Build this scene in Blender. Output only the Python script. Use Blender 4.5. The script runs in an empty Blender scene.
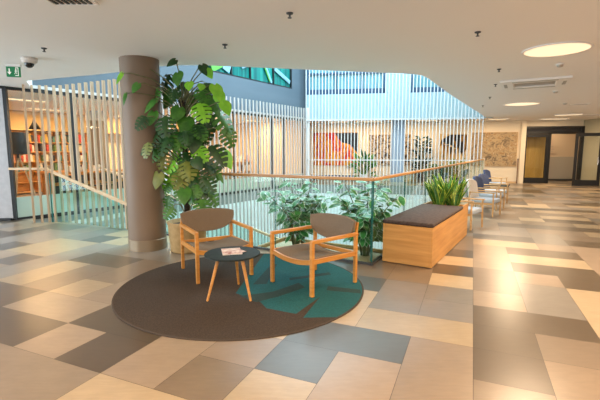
import bpy, bmesh, math, random
from mathutils import Vector, Matrix
random.seed(11)
S = bpy.context.scene
COL = S.collection
PI = math.pi
V = Vector

# ------------------------------------------------------------------ materials
def mat(name, col, rough=.5, metal=0., spec=.5, emit=None, es=0., coat=0.):
    m = bpy.data.materials.new(name); m.use_nodes = True
    b = m.node_tree.nodes['Principled BSDF']
    b.inputs['Base Color'].default_value = (*col, 1)
    b.inputs['Roughness'].default_value = rough
    b.inputs['Metallic'].default_value = metal
    b.inputs['Specular IOR Level'].default_value = spec
    b.inputs['Coat Weight'].default_value = coat
    if emit:
        b.inputs['Emission Color'].default_value = (*emit, 1)
        b.inputs['Emission Strength'].default_value = es
    return m
def nd(m, t, **kw):
    n = m.node_tree.nodes.new(t)
    for k, v in kw.items(): setattr(n, k, v)
    return n
def lk(m, a, b): m.node_tree.links.new(a, b)
def noisy(name, c0, c1, scale=(6, 6, 6), detail=4, rough=.5, bump=0., lo=.35, hi=.65, ns=1., spec=.5, coat=0.):
    """two-tone noise material in object space (wood grain, cloth, stone)"""
    m = mat(name, c0, rough, spec=spec, coat=coat)
    b = m.node_tree.nodes['Principled BSDF']
    tc = nd(m, 'ShaderNodeTexCoord'); mp = nd(m, 'ShaderNodeMapping'); mp.inputs['Scale'].default_value = scale
    nz = nd(m, 'ShaderNodeTexNoise'); nz.inputs['Scale'].default_value = ns; nz.inputs['Detail'].default_value = detail
    rp = nd(m, 'ShaderNodeValToRGB')
    rp.color_ramp.elements[0].position = lo; rp.color_ramp.elements[0].color = (*c0, 1)
    rp.color_ramp.elements[1].position = hi; rp.color_ramp.elements[1].color = (*c1, 1)
    lk(m, tc.outputs['Object'], mp.inputs['Vector']); lk(m, mp.outputs[0], nz.inputs['Vector'])
    lk(m, nz.outputs['Fac'], rp.inputs['Fac']); lk(m, rp.outputs[0], b.inputs['Base Color'])
    if bump:
        bp = nd(m, 'ShaderNodeBump'); bp.inputs['Strength'].default_value = bump; bp.inputs['Distance'].default_value = .01
        lk(m, nz.outputs['Fac'], bp.inputs['Height']); lk(m, bp.outputs[0], b.inputs['Normal'])
    return m
def glassy(name, tint, gloss=.025, rough=.02, frost=0., frostcol=(.8, .9, .88)):
    """thin architectural glass: tinted see-through with a fresnel reflection"""
    m = bpy.data.materials.new(name); m.use_nodes = True
    nt = m.node_tree; nt.nodes.remove(nt.nodes['Principled BSDF'])
    out = nt.nodes['Material Output']
    tr = nd(m, 'ShaderNodeBsdfTransparent'); tr.inputs[0].default_value = (*tint, 1)
    gl = nd(m, 'ShaderNodeBsdfGlossy'); gl.inputs['Roughness'].default_value = rough
    lw = nd(m, 'ShaderNodeLayerWeight'); lw.inputs['Blend'].default_value = .5
    pw = nd(m, 'ShaderNodeMath', operation='POWER'); pw.inputs[1].default_value = 5
    ml = nd(m, 'ShaderNodeMath', operation='MULTIPLY_ADD'); ml.inputs[1].default_value = .55; ml.inputs[2].default_value = gloss
    lk(m, lw.outputs['Facing'], pw.inputs[0]); lk(m, pw.outputs[0], ml.inputs[0])
    mx = nd(m, 'ShaderNodeMixShader')
    lk(m, ml.outputs[0], mx.inputs[0]); lk(m, tr.outputs[0], mx.inputs[1]); lk(m, gl.outputs[0], mx.inputs[2])
    last = mx
    if frost:
        df = nd(m, 'ShaderNodeBsdfDiffuse'); df.inputs[0].default_value = (*frostcol, 1)
        tl = nd(m, 'ShaderNodeBsdfTranslucent'); tl.inputs[0].default_value = (*frostcol, 1)
        a = nd(m, 'ShaderNodeMixShader'); a.inputs[0].default_value = .4
        lk(m, df.outputs[0], a.inputs[1]); lk(m, tl.outputs[0], a.inputs[2])
        f = nd(m, 'ShaderNodeMixShader'); f.inputs[0].default_value = frost
        lk(m, mx.outputs[0], f.inputs[1]); lk(m, a.outputs[0], f.inputs[2]); last = f
    lk(m, last.outputs[0], out.inputs['Surface'])
    return m

M = dict(
    ceiling=mat('ceiling_paint', (.90, .87, .84), .85),
    white=mat('white_paint', (.86, .84, .82), .6),
    cream=mat('cream_paint', (.80, .70, .55), .7),
    olive=mat('olive_paint', (.50, .46, .33), .7),
    bluegrey=noisy('blue_grey_cladding', (.100, .135, .170), (.114, .150, .186), (.4, .4, 2), 2, .55),
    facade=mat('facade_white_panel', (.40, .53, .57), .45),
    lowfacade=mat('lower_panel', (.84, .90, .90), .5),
    fin_white=mat('white_fin', (.66, .65, .65), .5),
    fin_rose=mat('rose_white_fin', (.52, .475, .45), .5),
    fin_wood=noisy('oak_fin', (.46, .31, .19), (.54, .385, .25), (40, 40, 2), 3, .5),
    oak=noisy('oak_honey', (.50, .20, .035), (.62, .285, .06), (3, 3, 26), 5, .42, .04),
    oakx=noisy('oak_bench', (.48, .225, .055), (.62, .32, .095), (1.2, 1.2, 16), 6, .45, .05),
    rail=noisy('oak_handrail', (.46, .20, .05), (.56, .28, .085), (2, 2, 30), 4, .35),
    amberwood=noisy('amber_wood', (.48, .27, .11), (.58, .36, .17), (4, 4, 20), 4, .5),
    palewood=noisy('pale_wood', (.60, .40, .22), (.70, .50, .30), (4, 4, 20), 4, .5),
    yellowwood=noisy('yellow_wood', (.55, .33, .07), (.66, .43, .12), (9, 9, 1), 4, .45),
    taupe=noisy('taupe_wool', (.150, .108, .072), (.205, .152, .106), (160, 160, 160), 2, .9, .25),
    cushion=noisy('dark_brown_felt', (.045, .028, .024), (.08, .053, .045), (30, 30, 30), 3, .85, .2),
    black=mat('black_metal', (.012, .013, .015), .4),
    darktop=noisy('dark_green_laminate', (.014, .020, .019), (.020, .028, .027), (20, 20, 20), 2, .6, spec=.25),
    dark=mat('dark_grey', (.05, .055, .06), .5),
    navy=noisy('navy_wool', (.035, .055, .13), (.06, .085, .18), (80, 80, 80), 2, .9),
    paleblue=noisy('pale_blue_wool', (.36, .42, .50), (.46, .52, .60), (80, 80, 80), 2, .9),
    offwhite=noisy('off_white_wool', (.66, .60, .55), (.76, .70, .65), (60, 60, 60), 2, .85),
    steel=mat('brushed_steel', (.55, .53, .50), .35, .8),
    column=noisy('taupe_column_paint', (.20, .135, .088), (.215, .148, .098), (2, 2, 1), 3, .55),
    colbase=mat('column_skirting', (.30, .22, .14), .35, .35),
    pot=noisy('sand_pot', (.36, .225, .085), (.44, .285, .12), (14, 14, 14), 4, .7),
    soil=noisy('soil', (.03, .02, .012), (.08, .05, .03), (40, 40, 40), 4, .95, .4),
    pebble=noisy('sand_gravel', (.46, .37, .24), (.62, .52, .36), (40, 40, 40), 4, .9, .3),
    stem=noisy('plant_stem', (.10, .12, .04), (.18, .16, .07), (20, 20, 4), 3, .7),
    mosspole=noisy('moss_pole', (.018, .012, .008), (.05, .035, .02), (50, 50, 50), 4, .95, .5),
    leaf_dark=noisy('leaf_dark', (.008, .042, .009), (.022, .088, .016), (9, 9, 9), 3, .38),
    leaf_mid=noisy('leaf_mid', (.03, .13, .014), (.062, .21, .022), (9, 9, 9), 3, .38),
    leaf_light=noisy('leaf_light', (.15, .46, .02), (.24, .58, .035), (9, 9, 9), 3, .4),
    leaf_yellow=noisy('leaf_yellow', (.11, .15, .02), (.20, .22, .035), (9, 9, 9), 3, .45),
    ficus=noisy('ficus_green', (.03, .17, .045), (.075, .29, .08), (12, 12, 12), 3, .35),
    ficus_edge=noisy('ficus_cream_margin', (.38, .54, .36), (.56, .70, .50), (12, 12, 12), 3, .4),
    snake=noisy('snake_plant_green', (.03, .13, .02), (.10, .30, .04), (4, 4, 30), 3, .4),
    snake_edge=mat('snake_plant_yellow_edge', (.55, .62, .09), .45),
    rug=noisy('brown_carpet', (.032, .019, .011), (.056, .035, .021), (70, 70, 70), 4, .95, .5),
    teal=noisy('teal_carpet', (.002, .075, .085), (.005, .11, .122), (60, 60, 60), 4, .95, .5),
    teal2=noisy('dark_teal_carpet', (.012, .040, .040), (.020, .052, .050), (60, 60, 60), 4, .95, .5),
    rugedge=mat('carpet_binding', (.06, .042, .03), .9),
    paper=noisy('magazine_cover', (.62, .36, .30), (.80, .72, .66), (14, 14, 14), 3, .5),
    paperwhite=mat('paper', (.8, .78, .74), .6),
    green=mat('exit_green', (.005, .20, .07), .5, emit=(.0, .45, .16), es=.03),
    signwhite=mat('exit_white', (.9, .9, .85), .5, emit=(.9, .95, .8), es=.12),
    lampglow=mat('warm_diffuser', (.9, .8, .6), .5, emit=(1., .72, .48), es=.55),
    lampglow2=mat('warm_strip_diffuser', (.9, .8, .6), .5, emit=(1., .76, .46), es=.7),
    red=mat('red_card', (.55, .04, .025), .6),
    greywall=mat('grey_panel', (.42, .40, .36), .7),
    beigewall=mat('beige_panel', (.66, .55, .42), .7),
    step=noisy('stair_stone', (.30, .31, .29), (.38, .39, .36), (10, 10, 10), 3, .5),
    flank=mat('stair_flank', (.20, .24, .20), .5),
    glass_rail=glassy('balustrade_glass', (.90, .965, .945), .02),
    glass_stair=glassy('stair_glass_teal', (.66, .88, .84), .04),
    glass_edge=mat('glass_edge_teal', (.02, .14, .13), .15),
    glass_clear=glassy('window_glass', (.96, .97, .96), .03),
    glass_frost=glassy('frosted_film', (.85, .95, .92), .03, frost=.62, frostcol=(.62, .80, .77)),
    shelfwood=noisy('red_oak_shelf', (.62, .30, .09), (.70, .38, .14), (4, 4, 20), 4, .5),
    chrome=mat('chrome_handle', (.7, .7, .7), .2, 1.),
)

# ------------------------------------------------------------------ objects
def tag(o, label=None, cat=None, group=None, kind=None):
    if label: o['label'] = label
    if cat: o['category'] = cat
    if group: o['group'] = group
    if kind: o['kind'] = kind
    return o
def thing(name, label, cat, loc=(0, 0, 0), rz=0., group=None, kind=None):
    o = bpy.data.objects.new(name, None); COL.objects.link(o)
    o.empty_display_size = .1
    o.location = loc; o.rotation_euler = (0, 0, rz)
    return tag(o, label, cat, group, kind)
def obj(name, bm, m, parent=None, smooth=False, bevel=0., sub=0, loc=None, rot=None):
    me = bpy.data.meshes.new(name)
    bmesh.ops.recalc_face_normals(bm, faces=bm.faces[:])
    bm.to_mesh(me); bm.free()
    for k in (m if isinstance(m, (list, tuple)) else [m]): me.materials.append(k)
    if smooth:
        for p in me.polygons: p.use_smooth = True
    o = bpy.data.objects.new(name, me); COL.objects.link(o)
    if parent: o.parent = parent
    if loc: o.location = loc
    if rot: o.rotation_euler = rot
    if bevel:
        b = o.modifiers.new('bevel', 'BEVEL'); b.width = bevel; b.segments = 2; b.limit_method = 'ANGLE'
    if sub:
        s = o.modifiers.new('sub', 'SUBSURF'); s.levels = sub; s.render_levels = sub
    return o
def struct(name, bm, m, parent=None, **k):
    o = obj(name, bm, m, parent, **k)
    if not parent: o['kind'] = 'structure'
    return o
def copy_tree(o, parent=None):
    c = o.copy(); COL.objects.link(c)
    if parent: c.parent = parent
    for ch in list(o.children): copy_tree(ch, c)
    return c
def B(): return bmesh.new()
def box(bm, c, s, rz=0., mi=0):
    m = Matrix.Translation(c) @ Matrix.Rotation(rz, 4, 'Z') @ Matrix.Diagonal((*s, 1))
    r = bmesh.ops.create_cube(bm, size=1, matrix=m)
    if mi:
        for f in {f for v in r['verts'] for f in v.link_faces}: f.material_index = mi
    return bm
def obb(bm, p0, p1, w, h, up=(0, 0, 1), w1=None, h1=None):
    """a bar of section w x h from p0 to p1 (h along up)"""
    p0, p1 = V(p0), V(p1); d = (p1 - p0).normalized(); up = V(up)
    if abs(d.dot(up)) > .98: up = V((0, 1, 0))
    x = d.cross(up).normalized(); y = x.cross(d).normalized()
    w1 = w if w1 is None else w1; h1 = h if h1 is None else h1
    vs = []
    for p, a, b in ((p0, w, h), (p1, w1, h1)):
        for sx, sy in ((-1, -1), (1, -1), (1, 1), (-1, 1)):
            vs.append(bm.verts.new(p + x * sx * a / 2 + y * sy * b / 2))
    for f in ((3, 2, 1, 0), (4, 5, 6, 7), (0, 1, 5, 4), (1, 2, 6, 5), (2, 3, 7, 6), (3, 0, 4, 7)):
        bm.faces.new([vs[i] for i in f])
    return bm
def tube(bm, pts, r, n=8, cap=True):
    pts = [V(p) for p in pts]; rs = r if isinstance(r, (list, tuple)) else [r] * len(pts)
    rings = []; ref = None
    for i, p in enumerate(pts):
        d = (pts[min(i + 1, len(pts) - 1)] - pts[max(i - 1, 0)]).normalized()
        if ref is None or abs(d.dot(ref)) > .95: ref = V((1, 0, 0)) if abs(d.x) < .9 else V((0, 1, 0))
        x = d.cross(ref).normalized(); y = d.cross(x).normalized(); ref = -y if False else ref
        rings.append([bm.verts.new(p + (x * math.cos(2 * PI * k / n) + y * math.sin(2 * PI * k / n)) * rs[i]) for k in range(n)])
    for a, b in zip(rings, rings[1:]):
        for k in range(n): bm.faces.new((a[k], a[(k + 1) % n], b[(k + 1) % n], b[k]))
    if cap: bm.faces.new(rings[0]); bm.faces.new(rings[-1][::-1])
    return bm
def lathe(bm, prof, n=32, c=(0, 0, 0), mi=0):
    rings = []
    for r, z in prof:
        if r < 1e-5: rings.append([bm.verts.new((c[0], c[1], c[2] + z))])
        else: rings.append([bm.verts.new((c[0] + r * math.cos(2 * PI * k / n), c[1] + r * math.sin(2 * PI * k / n), c[2] + z)) for k in range(n)])
    for a, b in zip(rings, rings[1:]):
        for k in range(n):
            k2 = (k + 1) % n
            q = [a[k % len(a)], a[k2 % len(a)], b[k2 % len(b)], b[k % len(b)]]
            u = []
            for v in q:
                if v not in u: u.append(v)
            if len(u) > 2:
                f = bm.faces.new(u); f.material_index = mi
    return bm
def prism(bm, poly, z0, z1, mi=0):
    a = [bm.verts.new((x, y, z0)) for x, y in poly]; b = [bm.verts.new((x, y, z1)) for x, y in poly]
    n = len(poly); fs = [bm.faces.new(a[::-1]), bm.faces.new(b)]
    for i in range(n): fs.append(bm.faces.new((a[i], a[(i + 1) % n], b[(i + 1) % n], b[i])))
    for f in fs: f.material_index = mi
    return bm
def wallseg(bm, p, q, z0, z1, th=.1, mi=0):
    """vertical slab from plan point p to q, thickness th centred"""
    c = ((p[0] + q[0]) / 2, (p[1] + q[1]) / 2, (z0 + z1) / 2)
    L = math.hypot(q[0] - p[0], q[1] - p[1]); a = math.atan2(q[1] - p[1], q[0] - p[0])
    return box(bm, c, (L, th, z1 - z0), a, mi)

# ------------------------------------------------------------------ plan geometry (metres, camera stands over the origin, +Y ahead)
CH = 3.0
def Lp(t, k=0.):                       # along the library glass wall; k > 0 is inside the library
    return (-6.52 + .561 * t - .828 * k, 9.09 + .828 * t + .561 * k)
LA = math.atan2(.828, .561)
FA, FB_ = V((.2, 18.75)), V((8.25, 17.45))
fe = (FB_ - FA).normalized(); fn = V((-fe.y, fe.x))      # fn points away, into the far corridor
def Fp(s, k=0.): p = FA + fe * s + fn * k; return (p.x, p.y)
FANG = math.atan2(fe.y, fe.x)
WA, WB = V((-1, 22.0)), V((9.2, 19.7))
we = (WB - WA).normalized(); wn = V((-we.y, we.x))
def Wp(s, k=0.): p = WA + we * s + wn * k; return (p.x, p.y)
WANG = math.atan2(we.y, we.x)
DA, DB = V((9.2, 19.65)), V((15.5, 18.9))
de = (DB - DA).normalized(); dn = V((-de.y, de.x))
def Dp(s, k=0.): p = DA + de * s + dn * k; return (p.x, p.y)
DANG = math.atan2(de.y, de.x)
CORNER = V((1.0, 5.45))
eB = V((.862, -.507)); eA = V((.5025, .8646))             # along the front edge, along the right-hand edge

# ------------------------------------------------------------------ floor of mixed stone tiles
ta = math.atan2(173, 403); tc_, ts_ = math.cos(ta), math.sin(ta)
def TW(x, y): return (x * tc_ + y * ts_, -x * ts_ + y * tc_)
X0, Y0, TM, TN = .08, 1.925, .4955, .491
HOLE = [(1.0, 5.45), (7.98, 17.46), (.28, 18.72), Lp(11.75), Lp(.35), (-5.92, 8.72), (-5.45, 8.80), (-5.1, 8.76), (-4.65, 8.53), (-4.26, 8.35), (-3.54, 8.0)]
def inside(p, poly):
    c = False; n = len(poly)
    for i in range(n):
        (x1, y1), (x2, y2) = poly[i], poly[(i + 1) % n]
        if (y1 > p[1]) != (y2 > p[1]) and p[0] < (x2 - x1) * (p[1] - y1) / (y2 - y1) + x1: c = not c
    return c
TILE = {'C': (.68, .60, .49), 'P': (.57, .50, .43), 'T': (.49, .425, .36), 'L': (.50, .47, .44), 'G': (.335, .325, .31), 'D': (.33, .275, .215)}
spec = {}
def put(c, i0, i1, j0, j1): 
    k = len(spec) + 1000
    for i in range(i0, i1 + 1):
        for j in range(j0, j1 + 1): spec[(i, j)] = (c, k)
for a in [('D',0,0,2,2),('D',0,1,4,4),('D',0,0,3,3),('T',1,1,3,3),('T',1,2,1,2),('T',2,2,3,3),('C',2,2,4,6),('C',3,3,5,6),('D',2,2,7,8),('P',0,0,5,5),('L',1,1,5,6),('L',-1,-1,5,5),
          ('L',-1,-1,4,4),('C',-2,-1,3,3),('P',-1,-1,0,2),('T',0,0,0,1),('L',-2,-2,4,5),('C',-1,-1,6,6),('T',-2,-2,6,7),('T',-3,-3,6,7),('G',-4,-3,5,5),('C',-3,-3,3,4),
          ('D',-1,-1,7,7),('C',-1,-1,8,8),('G',-1,-1,9,9),('L',-1,-1,10,12),('T',0,0,6,7),('P',0,0,8,10),('C',0,1,11,11),('G',0,1,12,12),('D',1,2,10,10),('C',1,2,9,9),('D',1,1,8,8),
          ('P',1,1,7,7),('P',3,3,7,11),('P',2,2,11,11),('D',3,4,12,12),('L',2,2,12,13),('L',1,1,13,14),('L',0,0,13,14),('T',2,3,14,14),('T',3,3,13,13),('D',4,4,15,15),('D',3,4,17,17),
          ('G',-3,-3,1,1),('G',-3,-2,2,2),('P',-2,-2,0,1),('C',-3,-3,0,0),('P',-4,-4,1,1),('T',-4,-4,0,0),('P',-5,-5,0,1),('C',-5,-4,-1,-1),('C',-3,-3,-2,-1),('D',-6,-6,0,0),('D',-7,-6,1,1),
          ('P',-7,-7,0,0),('D',-9,-8,0,0),('P',-8,-6,-2,-1),('P',-9,-8,1,1),('D',-11,-10,1,1),('C',-9,-9,2,2),('P',-8,-8,2,3),('T',-9,-9,3,4),('T',-10,-10,2,3),('C',-11,-11,2,3),
          ('D',-11,-10,4,4),('L',-11,-11,5,6),('L',-12,-12,2,5),('G',-13,-13,3,3),('C',-14,-13,4,5),('G',-13,-13,6,6),('C',-12,-12,6,6),('G',-15,-15,4,4),('L',-15,-15,5,6),('L',-16,-16,4,6),
          ('G',-17,-16,7,7),('L',-14,-14,6,7),('P',-15,-15,7,8),('L',-10,-9,5,6),('T',-2,-2,-1,-1),('P',0,0,14,15)]: put(*a)
R0 = random.Random(5)
rects = []
seen = set()
for j in range(-22, 58):
    for i in range(-50, 50):
        if (i, j) in seen: continue
        x, y = TW(X0 + TM * (i + .5), Y0 + TN * (j + .5))
        if not (-16.5 < x < 16.8 and -7.6 < y < 26): continue
        if (i, j) in spec:
            c, k = spec[(i, j)]; i1, j1 = i, j
            while spec.get((i1 + 1, j), (0, 0))[1] == k: i1 += 1
            while spec.get((i, j1 + 1), (0, 0))[1] == k: j1 += 1
        else:
            c = R0.choices('CPTLGD', (13, 26, 22, 12, 10, 17))[0]
            w, h = R0.choice(((1, 1), (2, 1), (1, 2), (1, 2), (2, 1), (1, 1)))
            if i >= 0 and j > 10: w, h = R0.choice(((2, 1), (1, 1), (2, 1), (1, 2)))
            i1, j1 = i, j
            if w == 2 and (i + 1, j) not in seen and (i + 1, j) not in spec: i1 = i + 1
            if h == 2 and (i, j + 1) not in seen and (i, j + 1) not in spec and i1 == i: j1 = j + 1
        for a in range(i, i1 + 1):
            for b in range(j, j1 + 1): seen.add((a, b))
        rects.append((i, i1 + 1, j, j1 + 1, c))
bm = B()
cl = bm.loops.layers.color.new('tile')
gap = .0016
def floorquad(pts, z, col):
    f = bm.faces.new([bm.verts.new((*p, z)) for p in pts])
    for l in f.loops: l[cl] = (*col, 1)
for i0, i1, j0, j1, c in rects:
    xa, xb, ya, yb = X0 + TM * i0 + gap, X0 + TM * i1 - gap, Y0 + TN * j0 + gap, Y0 + TN * j1 - gap
    b = R0.uniform(.93, 1.07); col = tuple(min(1, q * b) for q in TILE[c])
    floorquad([TW(xa, ya), TW(xb, ya), TW(xb, yb), TW(xa, yb)], 0, col)
floorquad([(-17, -8), (17, -8), (17, 26.5), (-17, 26.5)], -.002, (.10, .075, .055))
n = len(HOLE)
for k in range(n):
    p, q = V(HOLE[k]), V(HOLE[(k + 1) % n]); d = (q - p).normalized(); no = V((-d.y, d.x, 0))
    # only cut faces close to this edge
    fs = [f for f in bm.faces if any(inside(v.co, HOLE) for v in f.verts) or f.calc_area() > 50]
    near = set(fs)
    for f in bm.faces:
        cc = f.calc_center_median()
        if abs((V((cc.x, cc.y)) - p).dot(V((-d.y, d.x)))) < 1.2: near.add(f)
    g = list(near) + list({e for f in near for e in f.edges}) + list({v for f in near for v in f.verts})
    bmesh.ops.bisect_plane(bm, geom=g, plane_co=(p.x, p.y, 0), plane_no=no, dist=1e-5)
dead = [f for f in bm.faces if inside(f.calc_center_median(), HOLE)]
bmesh.ops.delete(bm, geom=dead, context='FACES')
# the floor slab's edge face round the opening
for k in range(n):
    p, q = HOLE[k], HOLE[(k + 1) % n]
    f = bm.faces.new([bm.verts.new((*p, 0)), bm.verts.new((*q, 0)), bm.verts.new((*q, -.4)), bm.verts.new((*p, -.4))])
    for l in f.loops: l[cl] = (.55, .56, .54, 1)
mf = mat('stone_tiles', (.4, .35, .3), .3, spec=.75)
b = mf.node_tree.nodes['Principled BSDF']
at = nd(mf, 'ShaderNodeVertexColor'); at.layer_name = 'tile'
tcn = nd(mf, 'ShaderNodeTexCoord'); nz = nd(mf, 'ShaderNodeTexNoise'); nz.inputs['Scale'].default_value = 3.2; nz.inputs['Detail'].default_value = 5; nz.inputs['Roughness'].default_value = .65
mr = nd(mf, 'ShaderNodeMapRange'); mr.inputs[1].default_value = .3; mr.inputs[2].default_value = .7; mr.inputs[3].default_value = .93; mr.inputs[4].default_value = 1.07
mm = nd(mf, 'ShaderNodeMix', data_type='RGBA', blend_type='MULTIPLY'); mm.inputs[0].default_value = 1
mp1 = nd(mf, 'ShaderNodeMapping'); mp1.inputs['Location'].default_value = (3.17, 1.73, .4137)
lk(mf, tcn.outputs['Object'], mp1.inputs[0]); lk(mf, mp1.outputs[0], nz.inputs['Vector']); lk(mf, nz.outputs['Fac'], mr.inputs[0])
lk(mf, at.outputs['Color'], mm.inputs[6]); lk(mf, mr.outputs[0], mm.inputs[7]); lk(mf, mm.outputs[2], b.inputs['Base Color'])
mr2 = nd(mf, 'ShaderNodeMapRange'); mr2.inputs[3].default_value = .24; mr2.inputs[4].default_value = .34
b.inputs['Roughness'].default_value = .28
nz2 = nd(mf, 'ShaderNodeTexNoise'); nz2.inputs['Scale'].default_value = 7; nz2.inputs['Detail'].default_value = 6; nz2.inputs['Distortion'].default_value = .6
mp2 = nd(mf, 'ShaderNodeMapping'); mp2.inputs['Location'].default_value = (1.3, 2.1, .377); mp2.inputs['Rotation'].default_value = (0, 0, ta); mp2.inputs['Scale'].default_value = (1, 5, 1)
mr3 = nd(mf, 'ShaderNodeMapRange'); mr3.inputs[1].default_value = .3; mr3.inputs[2].default_value = .7; mr3.inputs[3].default_value = .94; mr3.inputs[4].default_value = 1.06
mm2 = nd(mf, 'ShaderNodeMix', data_type='RGBA', blend_type='MULTIPLY'); mm2.inputs[0].default_value = 1
lk(mf, tcn.outputs['Object'], mp2.inputs[0]); lk(mf, mp2.outputs[0], nz2.inputs['Vector']); lk(mf, nz2.outputs['Fac'], mr3.inputs[0])
lk(mf, mm.outputs[2], mm2.inputs[6]); lk(mf, mr3.outputs[0], mm2.inputs[7]); lk(mf, mm2.outputs[2], b.inputs['Base Color'])
me = bpy.data.meshes.new('floor'); bm.to_mesh(me); bm.free(); me.materials.append(mf)
fo = bpy.data.objects.new('floor', me); COL.objects.link(fo); fo['kind'] = 'structure'

# ------------------------------------------------------------------ ceiling with the atrium opening
OPEN = [Lp(.55), (-5.8, 8.72), (-4.86, 8.34), (-4.05, 8.04), (-3.35, 7.72), (-2.75, 7.36), (-2.35, 7.20), (-2.0, 7.13), (-1.6, 7.15), (-.14, 7.45), (2.0, 7.89), (2.22, 7.96), (2.42, 8.12), (2.62, 8.42),
        (3.99, 10.85), (7.98, 17.50), Fp(0.08, 0), Lp(12.0)]
_k = (CH - 1.6) / 1.45
OPEN = [OPEN[0]] + [(x * _k, y * _k) for x, y in OPEN[1:15]] + OPEN[15:]
def holed(outer, hole, z):
    bm = B()
    a = [bm.verts.new((*p, z)) for p in outer]; b = [bm.verts.new((*p, z)) for p in hole]
    es = [bm.edges.new((r[i], r[(i + 1) % len(r)])) for r in (a, b) for i in range(len(r))]
    bmesh.ops.triangle_fill(bm, use_beauty=True, edges=es)
    return bm
cb = holed([(-17, -8), (17, -8), (17, 26.5), (-17, 26.5)], OPEN, CH)
for i in range(len(OPEN)):
    p, q = OPEN[i], OPEN[(i + 1) % len(OPEN)]
    if i < 15: cb.faces.new([cb.verts.new((*p, CH)), cb.verts.new((*q, CH)), cb.verts.new((*q, CH + .4)), cb.verts.new((*p, CH + .4))])
struct('ceiling', cb, M['ceiling'])
# storeys above, round the atrium
wf = B()
for i in range(1, 15):
    p, q = OPEN[i], OPEN[i + 1]
    d = (V(q) - V(p)).normalized(); o = V((d.y, -d.x)) * .12
    f = wf.faces.new([wf.verts.new((p[0] + o.x, p[1] + o.y, CH + .4)), wf.verts.new((q[0] + o.x, q[1] + o.y, CH + .4)), wf.verts.new((q[0] + o.x, q[1] + o.y, 8.6)), wf.verts.new((p[0] + o.x, p[1] + o.y, 8.6))])
struct('wall_upper_front', wf, M['white'])

# ------------------------------------------------------------------ left side of the atrium: library glass wall, cladding above, panel below
LT = 12.0
lw = B()
wallseg(lw, Lp(-.1, .1), Lp(5.95, .1), 3.09, 8.6, .2); wallseg(lw, Lp(5.95, .1), Lp(10.98, .1), 3.09, 4.28, .2)
wallseg(lw, Lp(10.98, .1), Lp(12.1, .1), 3.09, 8.6, .2); wallseg(lw, Lp(5.95, .1), Lp(10.98, .1), 6.2, 8.6, .2)
struct('wall_left_upper', lw, M['bluegrey'])
struct('trim_left_slab', wallseg(B(), Lp(-.1, .06), Lp(12.1, .06), 3.02, 3.09, .2), M['fin_white'])
struct('trim_left_head', wallseg(B(), Lp(-.1, .06), Lp(12.05, .06), 2.94, 3.02, .12), M['black'])
struct('trim_left_sill', wallseg(B(), Lp(-.05, .03), Lp(12.05, .03), -.04, .05, .1), M['black'])
struct('wall_left_lower', wallseg(B(), Lp(-.2, .1), Lp(12.1, .1), -4.0, -.04, .2), M['lowfacade'])
# upper teal window band with slanting bars
wd = struct('window_1', B(), M['black'])
teal = noisy('teal_striped_glass', (.004, .11, .11), (.015, .26, .22), (6, 6, .01), 2, .2)
tl_ = [(6.0, 7.2, teal), (7.2, 8.25, teal), (8.25, 9.7, teal), (9.7, 10.98, teal)]
for t0, t1, m_ in tl_:
    obj('pane', wallseg(B(), Lp(t0 + .02, .1), Lp(t1 - .02, .1), 4.3, 6.2, .04), m_, wd)
fr = B()
for t in (5.98, 7.2, 8.25, 9.7, 10.96): wallseg(fr, Lp(t - .025, .05), Lp(t + .025, .05), 4.28, 6.2, .1)
wallseg(fr, Lp(5.95, .05), Lp(10.98, .05), 4.28, 4.33, .1)
obj('frame', fr, M['black'], wd)
palebar = mat('pale_slanting_bar', (.22, .42, .55), .4); limebar = mat('lime_slanting_bar', (.12, .42, .07), .4)
def lz(t, z, k=.02): p = Lp(t, k); return (*p, z)
bars = [((9.78, 4.95), (10.85, 4.55), .16, palebar), ((8.95, 5.3), (9.55, 4.36), .10, palebar), ((8.85, 5.35), (9.45, 4.4), .07, limebar), ((7.75, 4.72), (8.2, 4.9), .18, palebar), ((6.2, 4.42), (6.75, 4.7), .3, limebar), ((6.9, 4.42), (7.1, 4.9), .35, palebar)]
for (a, z0), (b_, z1), h, m_ in bars:
    obj('bar', obb(B(), lz(a, z0), lz(b_, z1), .03, h), m_, wd)
# glass panes and mullions of the library
g2 = struct('window_2', B(), M['black'])
mt = [-.02, 1.40, 4.15, 7.28, 8.62, 9.52, 10.4, 11.9]
for t in mt[1:]: obj('mullion', wallseg(B(), Lp(t - .03, .03), Lp(t + .03, .03), .05, 2.94, .08), M['black'], g2)
for a, b_ in zip(mt, mt[1:]):
    obj('pane', wallseg(B(), Lp(a + .03, .03), Lp(b_ - .03, .03), .05, 2.94, .012), M['glass_clear'], g2)
    obj('film', wallseg(B(), Lp(a + .035, .02), Lp(b_ - .035, .02), .05, .52, .003), M['glass_frost'], g2)
# slender fins in front of it
ls = thing('slat_screen', 'tall screen of slender pale vertical slats before the library glass wall', 'screen', (*Lp(7.8, -.3), 0))
o_ = V((*Lp(7.8, -.3), 0))
sl = B(); t = 3.9
while t < 12.0:
    p = Lp(t, -.30); box(sl, V((*p, -.1)) - o_, (.05, .045, 7.15), LA + PI / 2); t += .205
obj('slats', sl, M['fin_rose'], ls)
r_ = B()
for z in (3.02,): obb(r_, V((*Lp(3.85, -.22), z)) - o_, V((*Lp(11.95, -.22), z)) - o_, .05, .06)
obj('rail', r_, M['fin_rose'], ls)
# rounded white return at the far end of that screen
struct('trim_corner', wallseg(B(), Lp(11.75, -.32), Lp(12.15, -.1), -4, 3.52, .16), M['white'], bevel=.05)

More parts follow.
